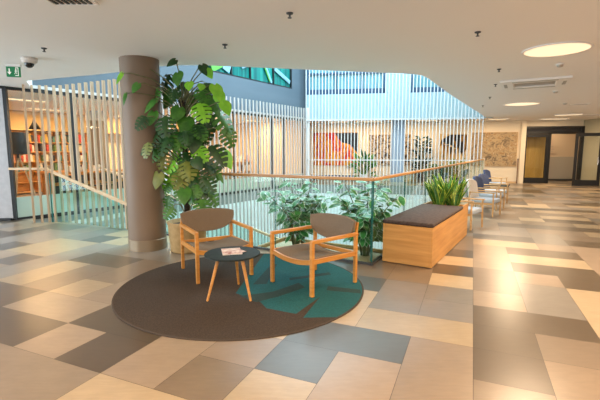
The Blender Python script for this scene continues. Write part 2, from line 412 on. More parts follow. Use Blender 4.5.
# ------------------------------------------------------------------ far side of the atrium
fw = B()
W_ = [(.12, 1.4), (1.44, 2.58), (2.62, 3.62), (4.74, 7.2)]
wallseg(fw, Fp(.1, .1), Fp(8.2, .1), 2.98, 4.10, .2)
prev = .06
for a, b_ in ((.1, 3.64), (4.72, 7.2)):
    wallseg(fw, Fp(prev, .1), Fp(a, .1), 4.10, 5.9, .2); prev = b_
wallseg(fw, Fp(prev, .1), Fp(8.2, .1), 4.10, 5.9, .2)
wallseg(fw, Fp(.1, .1), Fp(8.2, .1), 5.9, 8.6, .2)
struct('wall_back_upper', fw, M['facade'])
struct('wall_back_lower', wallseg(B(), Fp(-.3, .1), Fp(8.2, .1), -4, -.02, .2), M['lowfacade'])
skyglass = mat('sky_reflecting_glass', (.16, .36, .42), .12, spec=.8)
navyf = mat('navy_window_frame', (.03, .085, .17), .4)
for i, (a, b_) in enumerate(((.1, 3.64), (4.72, 7.2))):
    w = struct('window_%d' % (3 + i), B(), navyf)
    f_ = B()
    for s in ((.14, 1.42, 2.6, 3.58) if i == 0 else (4.76, 5.98, 7.15)): wallseg(f_, Fp(s - .04, .08), Fp(s + .04, .08), 4.1, 5.9, .12)
    wallseg(f_, Fp(a, .08), Fp(b_, .08), 4.1, 4.32, .12); wallseg(f_, Fp(a, .08), Fp(b_, .08), 4.98, 5.06, .12)
    obj('frame', f_, navyf, w)
    obj('pane', wallseg(B(), Fp(a, .14), Fp(b_, .14), 4.3, 5.9, .02), skyglass, w)
fs_ = thing('slat_screen', 'wide screen of white vertical slats across the far corridor and facade', 'screen', (*Fp(4, -.25), 0))
o_ = V((*Fp(4, -.25), 0)); sl = B(); s = .12
while s < 7.75:
    box(sl, V((*Fp(s, -.25), 1.0)) - o_, (.030, .05, 9.8), FANG); s += .146
obj('slats', sl, M['fin_white'], fs_)
r_ = B(); obb(r_, V((*Fp(.1, -.17), 1.15)) - o_, V((*Fp(7.75, -.17), 1.15)) - o_, .04, .045)
obb(r_, V((*Fp(.1, -.17), 2.95)) - o_, V((*Fp(7.75, -.17), 2.95)) - o_, .06, .07)
obj('rail', r_, M['fin_white'], fs_)
# corridor wall behind it
struct('wall_back', wallseg(B(), Wp(-5.2, .1), Wp(12.1, .1), 0, CH, .2), M['cream'])
struct('baseboard_back', wallseg(B(), Wp(6, -.01), Wp(11.8, -.01), 0, .09, .03), M['palewood'])

def lwz(s, z, k=-.04): return (*Wp(s, k), z)
def canvas(name, label, s0, s1, z0, z1, m_):
    t_ = thing(name, label, 'painting', (*Wp((s0 + s1) / 2, -.03), (z0 + z1) / 2), WANG)
    obj('canvas', box(B(), (0, 0, 0), (s1 - s0, .04, z1 - z0)), m_, t_, bevel=.006)
    f_ = B()
    for c, s_ in (((0, .01, (z1 - z0) / 2 + .008), (s1 - s0 + .04, .05, .02)), ((0, .01, -(z1 - z0) / 2 - .008), (s1 - s0 + .04, .05, .02)),
                  (((s1 - s0) / 2 + .008, .01, 0), (.02, .05, z1 - z0)), ((-(s1 - s0) / 2 - .008, .01, 0), (.02, .05, z1 - z0))): box(f_, c, s_)
    obj('frame', f_, M['palewood'], t_)
    return t_
def ramp_mat(name, stops, scale, ns=1.5, detail=6, dist=1.2, rough=.7):
    m = mat(name, (.5, .5, .5), rough); b = m.node_tree.nodes['Principled BSDF']
    tc = nd(m, 'ShaderNodeTexCoord'); mp = nd(m, 'ShaderNodeMapping'); mp.inputs['Scale'].default_value = scale
    nz = nd(m, 'ShaderNodeTexNoise'); nz.inputs['Scale'].default_value = ns; nz.inputs['Detail'].default_value = detail; nz.inputs['Distortion'].default_value = dist
    rp = nd(m, 'ShaderNodeValToRGB'); e = rp.color_ramp.elements
    while len(e) < len(stops): e.new(.5)
    for k, (p, c) in enumerate(stops): e[k].position = p; e[k].color = (*c, 1)
    lk(m, tc.outputs['Object'], mp.inputs[0]); lk(m, mp.outputs[0], nz.inputs['Vector']); lk(m, nz.outputs['Fac'], rp.inputs[0]); lk(m, rp.outputs[0], b.inputs['Base Color'])
    return m
redm = ramp_mat('red_yellow_abstract', [(.25, (.10, .01, .01)), (.40, (.55, .03, .015)), (.48, (.60, .06, .02)), (.54, (.75, .42, .04)), (.62, (.55, .06, .02)), (.72, (.80, .55, .10))], (2.3, 1, .7))
darkm = ramp_mat('amber_black_abstract', [(.3, (.008, .006, .005)), (.50, (.015, .01, .008)), (.56, (.40, .19, .02)), (.62, (.02, .012, .008)), (.8, (.03, .02, .012))], (1.6, 1, .8))
c_ = canvas('painting', 'large red and yellow abstract canvas on the far corridor wall', 1.8, 4.12, .79, 2.5, redm)
bk = B(); prism(bk, [(0, 0), (1, 0), (1, 1)], 0, .012)
o = obj('dark_corner', B(), M['black'], c_)
dc = B(); vs = [dc.verts.new(p) for p in ((-.05, -.022, .84), (1.15, -.022, .84), (1.15, -.022, -.2), (.75, -.022, .25), (.3, -.022, .35))]; dc.faces.new(vs)
dc.to_mesh(o.data); dc.free(); bk.free()
beige1 = ramp_mat('beige_relief', [(.38, (.035, .022, .014)), (.46, (.30, .20, .11)), (.54, (.62, .48, .31)), (.66, (.34, .22, .12))], (3, 3, 3), 2.2)
canvas('painting', 'beige canvas dotted with dark marks half behind the blue column', 4.72, 6.78, .84, 2.37, beige1)
c_ = canvas('painting', 'pale canvas of dark drooping shapes with amber centre, between shrub and brown map-like canvas', 8.16, 9.46, .72, 2.38, ramp_mat('cream_amber_ground', [(.35, (.62, .50, .34)), (.5, (.60, .40, .14)), (.6, (.66, .54, .38))], (1.5, 1, 1.5)))
dk = B()
R1 = random.Random(3)
f = dk.faces.new([dk.verts.new(p) for p in ((-.62, -.024, .25), (-.55, -.024, .55), (-.15, -.024, .8), (.63, -.024, .8), (.63, -.024, .1), (.45, -.024, -.25), (.32, -.024, .05), (.1, -.024, .15), (-.1, -.024, .3), (-.3, -.024, .35))])
for x, z0, z1 in ((-.42, .3, -.7), (-.1, .2, -.75), (.12, .1, -.72), (.3, .1, -.5), (.5, .1, -.6), (-.25, .3, -.35)):
    f = dk.faces.new([dk.verts.new(p) for p in ((x - .05, -.024, z0), (x + .06, -.024, z0), (x + .03 + R1.uniform(-.05, .05), -.024, z1))])
obj('dark_shapes', dk, darkm, c_)
brown = ramp_mat('brown_ochre_texture', [(.30, (.11, .085, .06)), (.42, (.28, .20, .12)), (.52, (.48, .36, .21)), (.60, (.30, .17, .07)), (.72, (.58, .48, .34))], (1.8, 1.8, 1.8), 2.6, 9)
canvas('painting', 'large brown and ochre textured canvas left of the black double doors', 9.68, 11.72, .83, 2.44, brown)

# low dark convector under the red canvas
cv = thing('convector', 'long low dark convector grille under the red abstract canvas', 'heater', (*Wp(2.85, -.2), 0), WANG)
obj('casing', box(B(), (0, 0, .2), (2.4, .16, .26)), M['cream'], cv, bevel=.01)
for k in range(13): obj('grille_slot', box(B(), (-1.1 + k * .183, -.085, .24), (.10, .02, .10)), M['navy'], cv)
for x in (-1, 1): obj('foot', box(B(), (x, 0, .035), (.08, .12, .07)), M['dark'], cv)
# blue-grey column in the far corridor
fc = thing('column', 'blue-grey square column behind the white slats in the far corridor', 'column', (*Fp(4.3, .75), 0), FANG)
obj('shaft', box(B(), (0, 0, CH / 2), (.58, .58, CH)), noisy('column_blue_grey', (.30, .36, .45), (.34, .40, .50), (1, 1, 1), 2, .6), fc, bevel=.015)
obj('skirting', box(B(), (0, 0, .06), (.61, .61, .12)), M['steel'], fc)
# wood-lined doorway at the corridor's left end
dl = struct('door_1', wallseg(B(), Wp(1.1, -.03), Wp(1.55, -.03), 0, 2.75, .05), M['yellowwood'])
struct('trim_door', wallseg(B(), Wp(1.6, -.06), Wp(1.72, -.06), 0, 2.9, .1), M['white'])

# ------------------------------------------------------------------ right: double doors, vestibule, walls
struct('wall_right_side', wallseg(B(), Dp(4.2, .1), Dp(6.6, .1), 0, CH, .2), M['olive'])
struct('wall_right_head', wallseg(B(), Dp(1.5, .1), Dp(4.2, .1), 2.72, CH, .2), M['cream'])
struct('trim_right_pilaster', wallseg(B(), Wp(11.86, -.05), Wp(12.06, -.05), 0, CH, .1), M['cream'])
dd = thing('door_frame', 'black double door frame with transom at the end of the hall', 'door', (*Dp(2.85, .0), 0), DANG)
f_ = B()
for x in (-1.32, -.11, 1.32): box(f_, (x, 0, 1.36 if abs(x) > 1 else 1.2), (.14 if abs(x) > 1 else .10, .14, 2.72 if abs(x) > 1 else 2.4))
box(f_, (0, 0, 2.42), (2.7, .14, .12)); box(f_, (0, 0, 2.68), (2.7, .14, .08))
obj('frame', f_, M['black'], dd)
obj('transom_panel', box(B(), (0, 0, 2.56), (2.56, .05, .2)), mat('dark_transom_glass', (.03, .03, .035), .08), dd)
def leaf(root, x0, x1, y, nm='leaf'):
    f_ = B(); w = x1 - x0; cx = (x0 + x1) / 2
    box(f_, (x0 + .055, y, 1.18), (.11, .06, 2.34)); box(f_, (x1 - .055, y, 1.18), (.11, .06, 2.34))
    box(f_, (cx, y, 2.28), (w - .22, .06, .14)); box(f_, (cx, y, .14), (w - .22, .06, .26))
    l = obj(nm, f_, M['black'], root)
    obj('pane', box(B(), (cx, y, 1.24), (w - .20, .012, 1.96)), M['glass_clear'], l)
    return l
lf = leaf(dd, -1.25, -.16, -.02)
# the open leaf, swung out towards the hall
od = thing('door_leaf', 'open black glazed door leaf standing ajar at the right edge', 'door', (13.28, 17.72, 0), math.atan2(.24, -1.0))
lo = leaf(od, 0, 1.06, 0)
obj('handle', tube(B(), [(.16, .03, .95), (.16, .09, .95), (.16, .09, 1.3), (.16, .03, 1.3)], .016), M['chrome'], lo)
obj('lock', box(B(), (.12, .035, 1.1), (.05, .02, .14)), M['chrome'], lo)
struct('wall_right_return', wallseg(B(), (13.40, 17.65), Dp(4.3, 0), 0, CH, .12), M['olive'])
struct('wall_right_front', wallseg(B(), (13.40, 17.65), (17, 17.0), 0, CH, .12), M['olive'])
# vestibule behind the doors
vb = B(); wallseg(vb, Dp(2.2, 1.9), Dp(5.2, 1.9), 1.25, CH, .1)
struct('wall_vestibule', vb, M['beigewall'])
struct('wall_vestibule_dado', wallseg(B(), Dp(2.2, 1.88), Dp(5.2, 1.88), 0, 1.25, .1), M['greywall'])
struct('baseboard_vestibule', wallseg(B(), Dp(2.2, 1.82), Dp(5.2, 1.82), 0, .1, .03), M['dark'])
struct('wall_vestibule_wood', wallseg(B(), Dp(1.2, .75), Dp(2.95, .75), 0, CH, .1), M['yellowwood'])
struct('wall_vestibule_side', wallseg(B(), Dp(2.95, .7), Dp(2.95, 1.9), 0, CH, .1), M['palewood'])
struct('wall_vestibule_right', wallseg(B(), Dp(4.9, .2), Dp(4.9, 1.9), 0, CH, .1), M['beigewall'])
nb = thing('wall_chart', 'pale notice sheet of faint lines on the vestibule wall', 'notice', (*Dp(3.55, 1.80), 1.72), DANG)
obj('sheet', box(B(), (0, 0, 0), (.85, .02, .55)), M['beigewall'], nb)
for x, z, w in ((-.2, .05, .12), (.0, .08, .1), (.16, .06, .16), (-.05, -.03, .2), (.2, -.08, .18), (-.3, -.2, .1), (.12, -.2, .22)): obj('mark', box(B(), (x, -.012, z), (w, .004, .02)), M['greywall'], nb)
for nm, s_, k_, lab in (('leaning_pole', 1.05, -.06, 'thin brown upright pole against the pilaster left of the doors'),):
    p_ = thing(nm, lab, 'pole', (*Wp(11.78, -.12), 0))
    obj('shaft', tube(B(), [(0, 0, 0), (0, 0, 1.15)], .022), mat('brown_pole', (.16, .07, .04), .5), p_)
    obj('cap', lathe(B(), [(0, 1.15), (.03, 1.15), (.03, 1.18), (0, 1.18)], 12), M['black'], p_)

# ------------------------------------------------------------------ left: black framed door panel, outer walls
struct('wall_left', wallseg(B(), (-6.575, 9.075), (-10.6, 8.35), .05, 2.98, .08), noisy('frosted_door_panel', (.44, .43, .45), (.49, .48, .50), (9, 9, 9), 2, .35))
tb = B(); wallseg(tb, (-6.6, 9.04), (-10.6, 8.31), 0, .06, .12); wallseg(tb, (-6.6, 9.04), (-10.6, 8.31), 2.97, CH, .12)
struct('trim_left_door', tb, M['black'])
struct('trim_left_post', box(B(), (-6.555, 9.10, CH / 2), (.085, .10, CH), .2), M['dark'] if False else M['black'])
def added_window_wall(name, p, q, a, b_, z0, z1, n, idx):
    p, q = V(p), V(q); d = (q - p).normalized(); P_ = lambda s: tuple(p + d * s)
    bm = B(); wallseg(bm, P_(0), P_(a), 0, CH, .2); wallseg(bm, P_(b_), tuple(q), 0, CH, .2)
    wallseg(bm, P_(a), P_(b_), 0, z0, .2); wallseg(bm, P_(a), P_(b_), z1, CH, .2)
    struct(name, bm, M['white'])
    w = struct('window_%d' % idx, B(), M['dark']); f_ = B()  # this window is added, out of view, as an opening for extra daylight
    for k in range(n + 1):
        s = a + (b_ - a) * k / n; wallseg(f_, P_(max(a, s - .04)), P_(min(b_, s + .04)), z0, z1, .1)
    wallseg(f_, P_(a), P_(b_), z0, z0 + .06, .1); wallseg(f_, P_(a), P_(b_), z1 - .06, z1, .1)
    obj('frame', f_, M['dark'], w); obj('pane', wallseg(B(), P_(a), P_(b_), z0, z1, .012), M['glass_clear'], w)
added_window_wall('wall_left_side', (-10.6, -7.6), (-10.6, 8.4), 4.5, 15.4, .15, 2.85, 6, 5)  # left wall with an added, unseen window to cool and brighten the floor
added_window_wall('wall_rear', (-10.6, -7.6), (16.8, -7.6), 2.0, 20.0, .15, 2.85, 9, 6)  # wall behind the camera, its window likewise added for fill daylight
struct('wall_right', wallseg(B(), (16.8, -7.6), (16.8, 18.9), 0, CH, .2), M['white'])
# library envelope
lib = B()
wallseg(lib, Lp(-3, 6.6), Lp(12.6, 6.6), 0, CH, .2)
struct('wall_library_back', lib, M['cream'])
struct('wall_library_end', wallseg(B(), Lp(12.08, .2), Lp(12.5, 6.6), 0, CH, .15), M['cream'])
struct('wall_library_near', wallseg(B(), (-10.6, 8.4), Lp(-3, 6.6), 0, CH, .15), M['yellowwood'])
struct('trim_library_bulkhead', wallseg(B(), Lp(-2.8, 6.2), Lp(12.2, 6.2), 2.3, CH - .01, .6), noisy('bulkhead_ochre', (.60, .42, .20), (.64, .46, .24), (1, 1, 1), 2, .6))
# atrium bottom
struct('floor_atrium', prism(B(), [(-8, 8.5), (-2, 5), (1, 4.2), (10, 18), (0, 20.5)], -4.2, -4.0), M['step'])
struct('wall_atrium_front', wallseg(B(), (-6.2, 8.75), (1.0, 5.3), -4, -.42, .1), M['white'])
struct('wall_atrium_right', wallseg(B(), (1.05, 5.4), (8.1, 17.5), -4, -.42, .1), M['white'])
# skylight grid over the atrium
sk = B()
for k in range(6): obb(sk, (-7 + k * 2.9, 7, 8.7), (-5 + k * 2.9, 20, 8.7), .08, .2)
for k in range(5): obb(sk, (-7, 8 + k * 2.7, 8.7), (10, 8 + k * 2.7, 8.7), .08, .2)
struct('window_skylight', sk, M['white'])

# ------------------------------------------------------------------ glass balustrade round the atrium
bal = thing('glass_balustrade', 'glass balustrade with oak handrail along the front and right of the atrium', 'balustrade', (CORNER.x, CORNER.y, 0))
o_ = V((CORNER.x, CORNER.y, 0))
FE = V((-3.42, 7.93)); RE = V((7.95, 17.4)); 
def fr_pt(s): p = CORNER + (FE - CORNER).normalized() * s; return (p.x - o_.x, p.y - o_.y)
def rt_pt(s): p = CORNER + (RE - CORNER).normalized() * s; return (p.x - o_.x, p.y - o_.y)
Lf, Lr = (FE - CORNER).length, (RE - CORNER).length
h_ = B()
obb(h_, (*fr_pt(Lf), 1.20), (*fr_pt(-.03), 1.20), .055, .045); obb(h_, (*rt_pt(-.03), 1.20), (*rt_pt(Lr), 1.20), .055, .045)
obj('handrail', h_, M['rail'], bal, bevel=.012)
for f_, L_, step in ((fr_pt, Lf, 1.58), (rt_pt, Lr, 1.55)):
    s = .012
    while s < L_ - .05:
        e = min(s + step, L_)
        p = obj('glass_panel', wallseg(B(), f_(s), f_(e - .012), .03, 1.18, .016), M['glass_rail'], bal)
        eb = B()
        a = f_(s + .004); box(eb, (*a, .615), (.006, .017, 1.13), math.atan2(f_(1)[1] - f_(0)[1], f_(1)[0] - f_(0)[0]))
        obj('panel_edge', eb, M['glass_edge'], p)
        s = e
ch = B()
wallseg(ch, fr_pt(Lf), fr_pt(-.03), .001, .03, .035); wallseg(ch, rt_pt(-.03), rt_pt(Lr), .001, .03, .035)
obj('base_channel', ch, M['dark'], bal)
obj('corner_edge', box(B(), (0, 0, .615), (.012, .012, 1.15), math.radians(-30)), M['glass_edge'], bal)
obj('end_post', box(B(), (*rt_pt(Lr + .06), .62), (.16, .09, 1.24), math.radians(60)), M['cream'], bal, bevel=.008)

# ------------------------------------------------------------------ oak fins at the head of the stair
FB = [(-5.90, 8.70), (-5.76, 8.76), (-5.62, 8.80), (-5.49, 8.82), (-5.33, 8.83), (-5.17, 8.80), (-4.97, 8.70), (-4.79, 8.62), (-4.61, 8.53), (-4.43, 8.44), (-4.26, 8.35), (-4.10, 8.28), (-3.95, 8.20), (-3.80, 8.13), (-3.66, 8.06), (-3.53, 7.99)]
fn_ = thing('fin_screen', 'open screen of tall oak slats standing along the stairwell edge left of the column', 'screen', (-4.7, 8.5, 0))
for i, p in enumerate(FB):
    q0 = V(FB[max(0, i - 1)]); q1 = V(FB[min(15, i + 1)]); d = q1 - q0
    obj('slat', box(B(), (p[0] + 4.7, p[1] + .06 - 8.5, 1.30), (.038, .055, 3.37), math.atan2(d.y, d.x)), M['fin_wood'], fn_)

# ------------------------------------------------------------------ stair going down behind it
st = thing('staircase', 'stair descending to the right behind the oak slats with glass sides', 'stair', (-5.6, 8.95, 0))
sd = V((.914, -.406)); sn = V((.406, .914)); sa = math.atan2(sd.y, sd.x)
tr = B()
for k in range(9):
    c = sd * (.3 + .56 * k + .28) + sn * 1.05
    box(tr, (c.x, c.y, -.02 - .157 * k - .08), (.62, 1.9, .16), sa)
obj('treads', tr, M['step'], st)
ld = sd * 6.2 + sn * 1.05
obj('landing', box(B(), (ld.x, ld.y, -1.55), (1.8, 2.1, .2), sa), M['step'], st)
hd = B(); obb(hd, (-.95, .07, 1.18), (-.12, .05, 1.18), .05, .05); obb(hd, (-.12, .05, 1.18), (sd.x * 5.2, sd.y * 5.2, 1.18 - .275 * 5.32), .05, .05)
obj('handrail', hd, M['palewood'], st)
n0 = sn * 2.0 + V((.85, -.3)) * 0 
q = V((.2, 1.92))
hd = B(); obb(hd, (.2, 1.92, 1.12), (q.x + sd.x * 5.6, q.y + sd.y * 5.6, 1.12 - .275 * 5.6), .05, .05)
obj('handrail', hd, M['palewood'], st)
def stair_glass(o, L_, z0, nm='glass_panel'):
    bm = B(); a = V((o[0], o[1])); b_ = a + sd * L_
    vs = [bm.verts.new(p) for p in ((a.x, a.y, -.12), (b_.x, b_.y, -.12 - .28 * L_), (b_.x, b_.y, z0 - .28 * L_), (a.x, a.y, z0))]
    bm.faces.new(vs); r = bmesh.ops.solidify(bm, geom=bm.faces[:], thickness=.012)
    return obj(nm, bm, M['glass_stair'], st)
stair_glass((0, 0), 5.2, 1.1); stair_glass((q.x, q.y), 5.6, 1.1)
obj('glass_edge', box(B(), (-.01, .0, .5), (.02, .02, 1.2)), M['glass_edge'], st)
fk = B()
for off in (.12, 1.98):
    a = sn * off; b_ = a + sd * 5.4
    vs = [fk.verts.new(p) for p in ((a.x, a.y, -.2), (b_.x, b_.y, -.2 - .28 * 5.4), (b_.x, b_.y, -2.4), (a.x, a.y, -1.0))]; fk.faces.new(vs)
obj('flank', fk, M['flank'], st)

# ------------------------------------------------------------------ column
co = thing('column', 'thick round taupe column in front of the stairwell, beside the tall monstera', 'column', (-2.505, 6.457, 0))
obj('shaft', lathe(B(), [(.293, .18), (.293, CH)], 64), M['column'], co, smooth=True)
obj('skirting', lathe(B(), [(.293, 0), (.299, 0), (.299, .175), (.293, .18)], 64), M['colbase'], co, smooth=False)

# ------------------------------------------------------------------ round rug
RC, RR = V((-.68, 4.62)), 1.425
rg = thing('round_rug', 'large round brown carpet with teal patches under the two armchairs', 'rug', (RC.x, RC.y, 0))
obj('pile', lathe(B(), [(0, 0.0005), (RR - .012, .0005), (RR - .012, .011), (0, .011)], 96), M['rug'], rg)
obj('binding', lathe(B(), [(RR - .012, .0005), (RR, .0005), (RR + .001, .008), (RR - .006, .0125), (RR - .016, .0115)], 96), M['rugedge'], rg)
def rl(p): return (p[0] - RC.x, p[1] - RC.y)
def rimarc(p, q, n=18):
    a, b_ = (math.atan2(*reversed(rl(k))) for k in (p, q))
    if b_ - a > PI: b_ -= 2 * PI
    if a - b_ > PI: b_ += 2 * PI
    r = RR - .018
    return [(r * math.cos(a + (b_ - a) * k / n), r * math.sin(a + (b_ - a) * k / n)) for k in range(n + 1)]
def patch(pts, z, m_, nm):
    bm = B(); f = bm.faces.new([bm.verts.new((*p, z)) for p in pts]); bmesh.ops.triangulate(bm, faces=[f])
    return obj(nm, bm, m_, rg)
patch([rl((-.72, 4.31)), rl((-.42, 4.05)), rl((-.34, 3.88)), rl((-.04, 3.74)), rl((.22, 4.20)), rl((.03, 3.65))] + rimarc((.40, 3.62), (-.55, 6.1), 30), .0116, M['teal'], 'inlay')
patch([rl((-.66, 4.22)), rl((-.30, 4.36)), rl((-.02, 4.66)), rl((.06, 4.50)), rl((-.22, 4.22)), rl((-.46, 4.04))], .0121, M['teal2'], 'stripe')
patch([rl((.30, 4.40)), rl((.68, 4.30)), rl((.69, 4.42)), rl((.33, 4.54))], .0121, M['teal2'], 'stripe')
patch([rl((-.12, 4.76)), rl((.40, 4.98)), rl((.38, 5.08)), rl((-.14, 4.84))], .0121, M['teal2'], 'stripe')
patch([rl((-.40, 4.62)), rl((-.32, 5.45)), rl((-.40, 5.46)), rl((-.56, 4.60))], .0121, M['teal2'], 'stripe')

# ------------------------------------------------------------------ armchairs
def dshape(w, h, n=14):
    """flat-topped, round-bottomed outline (x, z), top at z = 0"""
    pts = []
    for k in range(n + 1):
        a = PI * k / n
        x = -math.cos(a); z = -math.sin(a)
        pts.append((math.copysign(abs(x) ** .88, x) * w / 2, (abs(z) ** .85) * -h))
    return pts
def make_armchair():
    t_ = thing('armchair', '', 'armchair')
    W, D = .725, .755; hw, hd_ = W / 2 - .0175, D / 2 - .0175
    for sx in (-1, 1):
        f_ = B(); obb(f_, (sx * hw, -hd_, 0.0), (sx * hw, -hd_, .59), .042, .042, (0, 1, 0)); obj('leg', f_, M['oak'], t_, bevel=.006)
        f_ = B(); obb(f_, (sx * hw, hd_, 0.0), (sx * hw, hd_, .58), .040, .040, (0, 1, 0)); obj('leg', f_, M['oak'], t_, bevel=.006)
        f_ = B(); obb(f_, (sx * hw, -hd_ - .018, .605), (sx * hw, hd_ + .03, .595), .046, .042); obj('armrest', f_, M['oak'], t_, bevel=.01)
        f_ = B(); obb(f_, (sx * hw, -hd_, .385), (sx * hw, hd_, .36), .026, .055); obj('side_rail', f_, M['oak'], t_, bevel=.004)
    fr_ = B(); n = 10; pv = None
    for k in range(n + 1):                       # the dipping front rail
        x = -hw + 2 * hw * k / n; z = .385 - .045 * (1 - (2 * k / n - 1) ** 2)
        ring = [fr_.verts.new((x, -hd_ + dy, z + dz)) for dy, dz in ((-.014, -.026), (.014, -.026), (.014, .026), (-.014, .026))]
        if pv:
            for a in range(4): fr_.faces.new((pv[a], pv[(a + 1) % 4], ring[(a + 1) % 4], ring[a]))
        else: fr_.faces.new(ring)
        pv = ring
    fr_.faces.new(pv); obj('front_rail', fr_, M['oak'], t_)
    f_ = B(); obb(f_, (-hw, hd_, .36), (hw, hd_, .36), .026, .05); obj('rear_rail', f_, M['oak'], t_, bevel=.004)
    se = B(); nx, ny = 12, 10; g = []
    for j in range(ny + 1):
        r = []
        for i in range(nx + 1):
            u, v = i / nx * 2 - 1, j / ny
            x = u * (hw - .022); y = -hd_ - .002 + v * (2 * hd_ - .02)
            z = .428 - .052 * (1 - u * u) - .045 * v + .018 * math.sin(v * PI) - (.02 * max(0, .12 - v) / .12) - .012 * u ** 8
            r.append((x, y, z))
        g.append(r)
    tp = [[se.verts.new(p) for p in r] for r in g]; bt = [[se.verts.new((p[0], p[1], p[2] - .045)) for p in r] for r in g]
    for j in range(ny):
        for i in range(nx):
            se.faces.new((tp[j][i], tp[j][i + 1], tp[j + 1][i + 1], tp[j + 1][i])); se.faces.new((bt[j][i], bt[j + 1][i], bt[j + 1][i + 1], bt[j][i + 1]))
    for i in range(nx):
        se.faces.new((tp[0][i], bt[0][i], bt[0][i + 1], tp[0][i + 1])); se.faces.new((tp[ny][i], tp[ny][i + 1], bt[ny][i + 1], bt[ny][i]))
    for j in range(ny):
        se.faces.new((tp[j][0], tp[j + 1][0], bt[j + 1][0], bt[j][0])); se.faces.new((tp[j][nx], bt[j][nx], bt[j + 1][nx], tp[j + 1][nx]))
    obj('seat', se, M['taupe'], t_, smooth=True, bevel=.012)
    # backrest: a bent D of upholstery
    ba = B(); ol = dshape(.735, .295, 22); rows = 8
    def bend(x, z, off): 
        y = .10 * (1 - (x / .35) ** 2) * .55 - z * -.22 + off
        return (x, hd_ - .005 + y - .03, .765 + .035 * (1 - abs(x / .3675) ** 3.2) + z)
    def layer(off, sc):
        vs = []
        for r in range(rows + 1):
            f = r / rows
            row = []
            for (x, z) in ol:
                row.append((x * 1, z * f))
            vs.append(row)
        return vs
    # strips from the flat top down to the curve, at each x station
    st_ = []
    for (x, zb) in ol:
        st_.append([(x, -.012 + (zb + .0) * r / rows) for r in range(rows + 1)])
    fr2, bk2 = [], []
    for col in st_:
        fr2.append([ba.verts.new(bend(x, z, -.022)) for x, z in col]); bk2.append([ba.verts.new(bend(x, z, .022)) for x, z in col])
    for i in range(len(ol) - 1):
        for r in range(rows):
            for q_, fl in ((fr2, 0), (bk2, 1)):
                vs = [q_[i][r], q_[i + 1][r], q_[i + 1][r + 1], q_[i][r + 1]]
                ba.faces.new(vs[::-1] if fl else vs)
        ba.faces.new((fr2[i][0], bk2[i][0], bk2[i + 1][0], fr2[i + 1][0])); ba.faces.new((fr2[i][rows], fr2[i + 1][rows], bk2[i + 1][rows], bk2[i][rows]))
    bmesh.ops.remove_doubles(ba, verts=ba.verts[:], dist=.0005)
    obj('backrest', ba, M['taupe'], t_, smooth=True, bevel=.012)
    for sx in (-1, 1):
        f_ = B(); obb(f_, (sx * hw, hd_ + .0, .575), (sx * (hw - .015), hd_ + .045, .73), .028, .030, (0, 1, 0)); obj('back_bracket', f_, M['oak'], t_, bevel=.004)
    return t_
ac = make_armchair(); ac.location = (-1.10, 5.11, .0125); ac.rotation_euler.z = math.radians(30)
ac['label'] = 'oak armchair with taupe half-round back behind the small table, by the monstera'; ac['group'] = 'armchairs on the round rug'
ac2 = copy_tree(ac); ac2.location = (.165, 4.685, .0125); ac2.rotation_euler.z = math.radians(-47.8)
ac2['label'] = 'oak armchair with taupe half-round back on the teal side, before the glass corner'

# ------------------------------------------------------------------ side table and magazine
tb_ = thing('side_table', 'small round dark-topped table on three splayed oak legs', 'table', (-.745, 4.31, .0125))
obj('tabletop', lathe(B(), [(0, .438), (.285, .438), (.305, .446), (.305, .458), (.300, .463), (0, .463)], 56), M['darktop'], tb_, smooth=False)
for fx, fy in ((-.98, 4.06), (-.52, 4.06), (-.73, 4.60)):
    lx, ly = fx + .745, fy - 4.31
    obj('leg', obb(B(), (lx, ly, 0), (lx * .55, ly * .55, .438), .024, .024, (0, 1, 0), .036, .036), M['oak'], tb_, bevel=.008)
obj('under_frame', lathe(B(), [(0, .418), (.19, .418), (.19, .438), (0, .438)], 32), M['oak'], tb_)
mg = thing('magazine', 'thin pink and white printed magazine lying on the dark table', 'magazine', (-.76, 4.34, .4765), math.radians(14))
bm = B(); box(bm, (0, 0, .004), (.21, .27, .007)); obj('pages', bm, M['paperwhite'], mg)
bm = B(); box(bm, (0, 0, .0085), (.212, .272, .0014), .02); obj('cover', bm, M['paper'], mg)
bm = B(); box(bm, (.04, -.05, .0105), (.20, .13, .002), .5); obj('insert', bm, noisy('printed_leaflet', (.35, .09, .07), (.82, .66, .58), (22, 22, 22), 3, .5), mg)

# ------------------------------------------------------------------ oak bench with planter end
be = V((.537, .844)); ba_ = math.atan2(be.y, be.x)
bn = thing('bench', 'oak box bench with dark brown seat pad and planter end beside the balustrade', 'bench', (1.78, 5.26, 0), ba_)
# local: x along the bench, y to the left (towards the glass)
bw, bl, sl_ = .70, 2.55, 2.02
bm = B(); box(bm, (bl / 2, .015, .285), (bl, .03, .55)); obj('front_panel', bm, M['oakx'], bn, bevel=.003)
bm = B(); box(bm, (bl / 2, bw - .015, .285), (bl, .03, .55)); obj('rear_panel', bm, M['oakx'], bn, bevel=.003)
bm = B(); box(bm, (.015, bw / 2, .285), (.03, bw - .062, .55)); obj('end_panel', bm, M['oakx'], bn, bevel=.003)
bm = B(); box(bm, (bl - .015, bw / 2, .295), (.03, bw - .062, .57)); obj('end_panel', bm, M['oakx'], bn, bevel=.003)
bm = B(); box(bm, (sl_ / 2 + .02, bw / 2, .535), (sl_ - .04, bw - .064, .04)); obj('seat_board', bm, M['oakx'], bn)
bm = B(); box(bm, (bl / 2, bw / 2, .02), (bl - .16, bw - .12, .036)); obj('plinth', bm, M['black'], bn)
bm = B()
for c, s_ in (((sl_ + .02, bw / 2, .42), (.025, bw - .064, .30)),): box(bm, c, s_)
obj('planter_wall', bm, M['oakx'], bn)
for y in (.015, bw - .015): obj('planter_rim', box(B(), ((sl_ + bl) / 2 + .01, y, .585), (bl - sl_ - .02, .03, .05)), M['oakx'], bn)
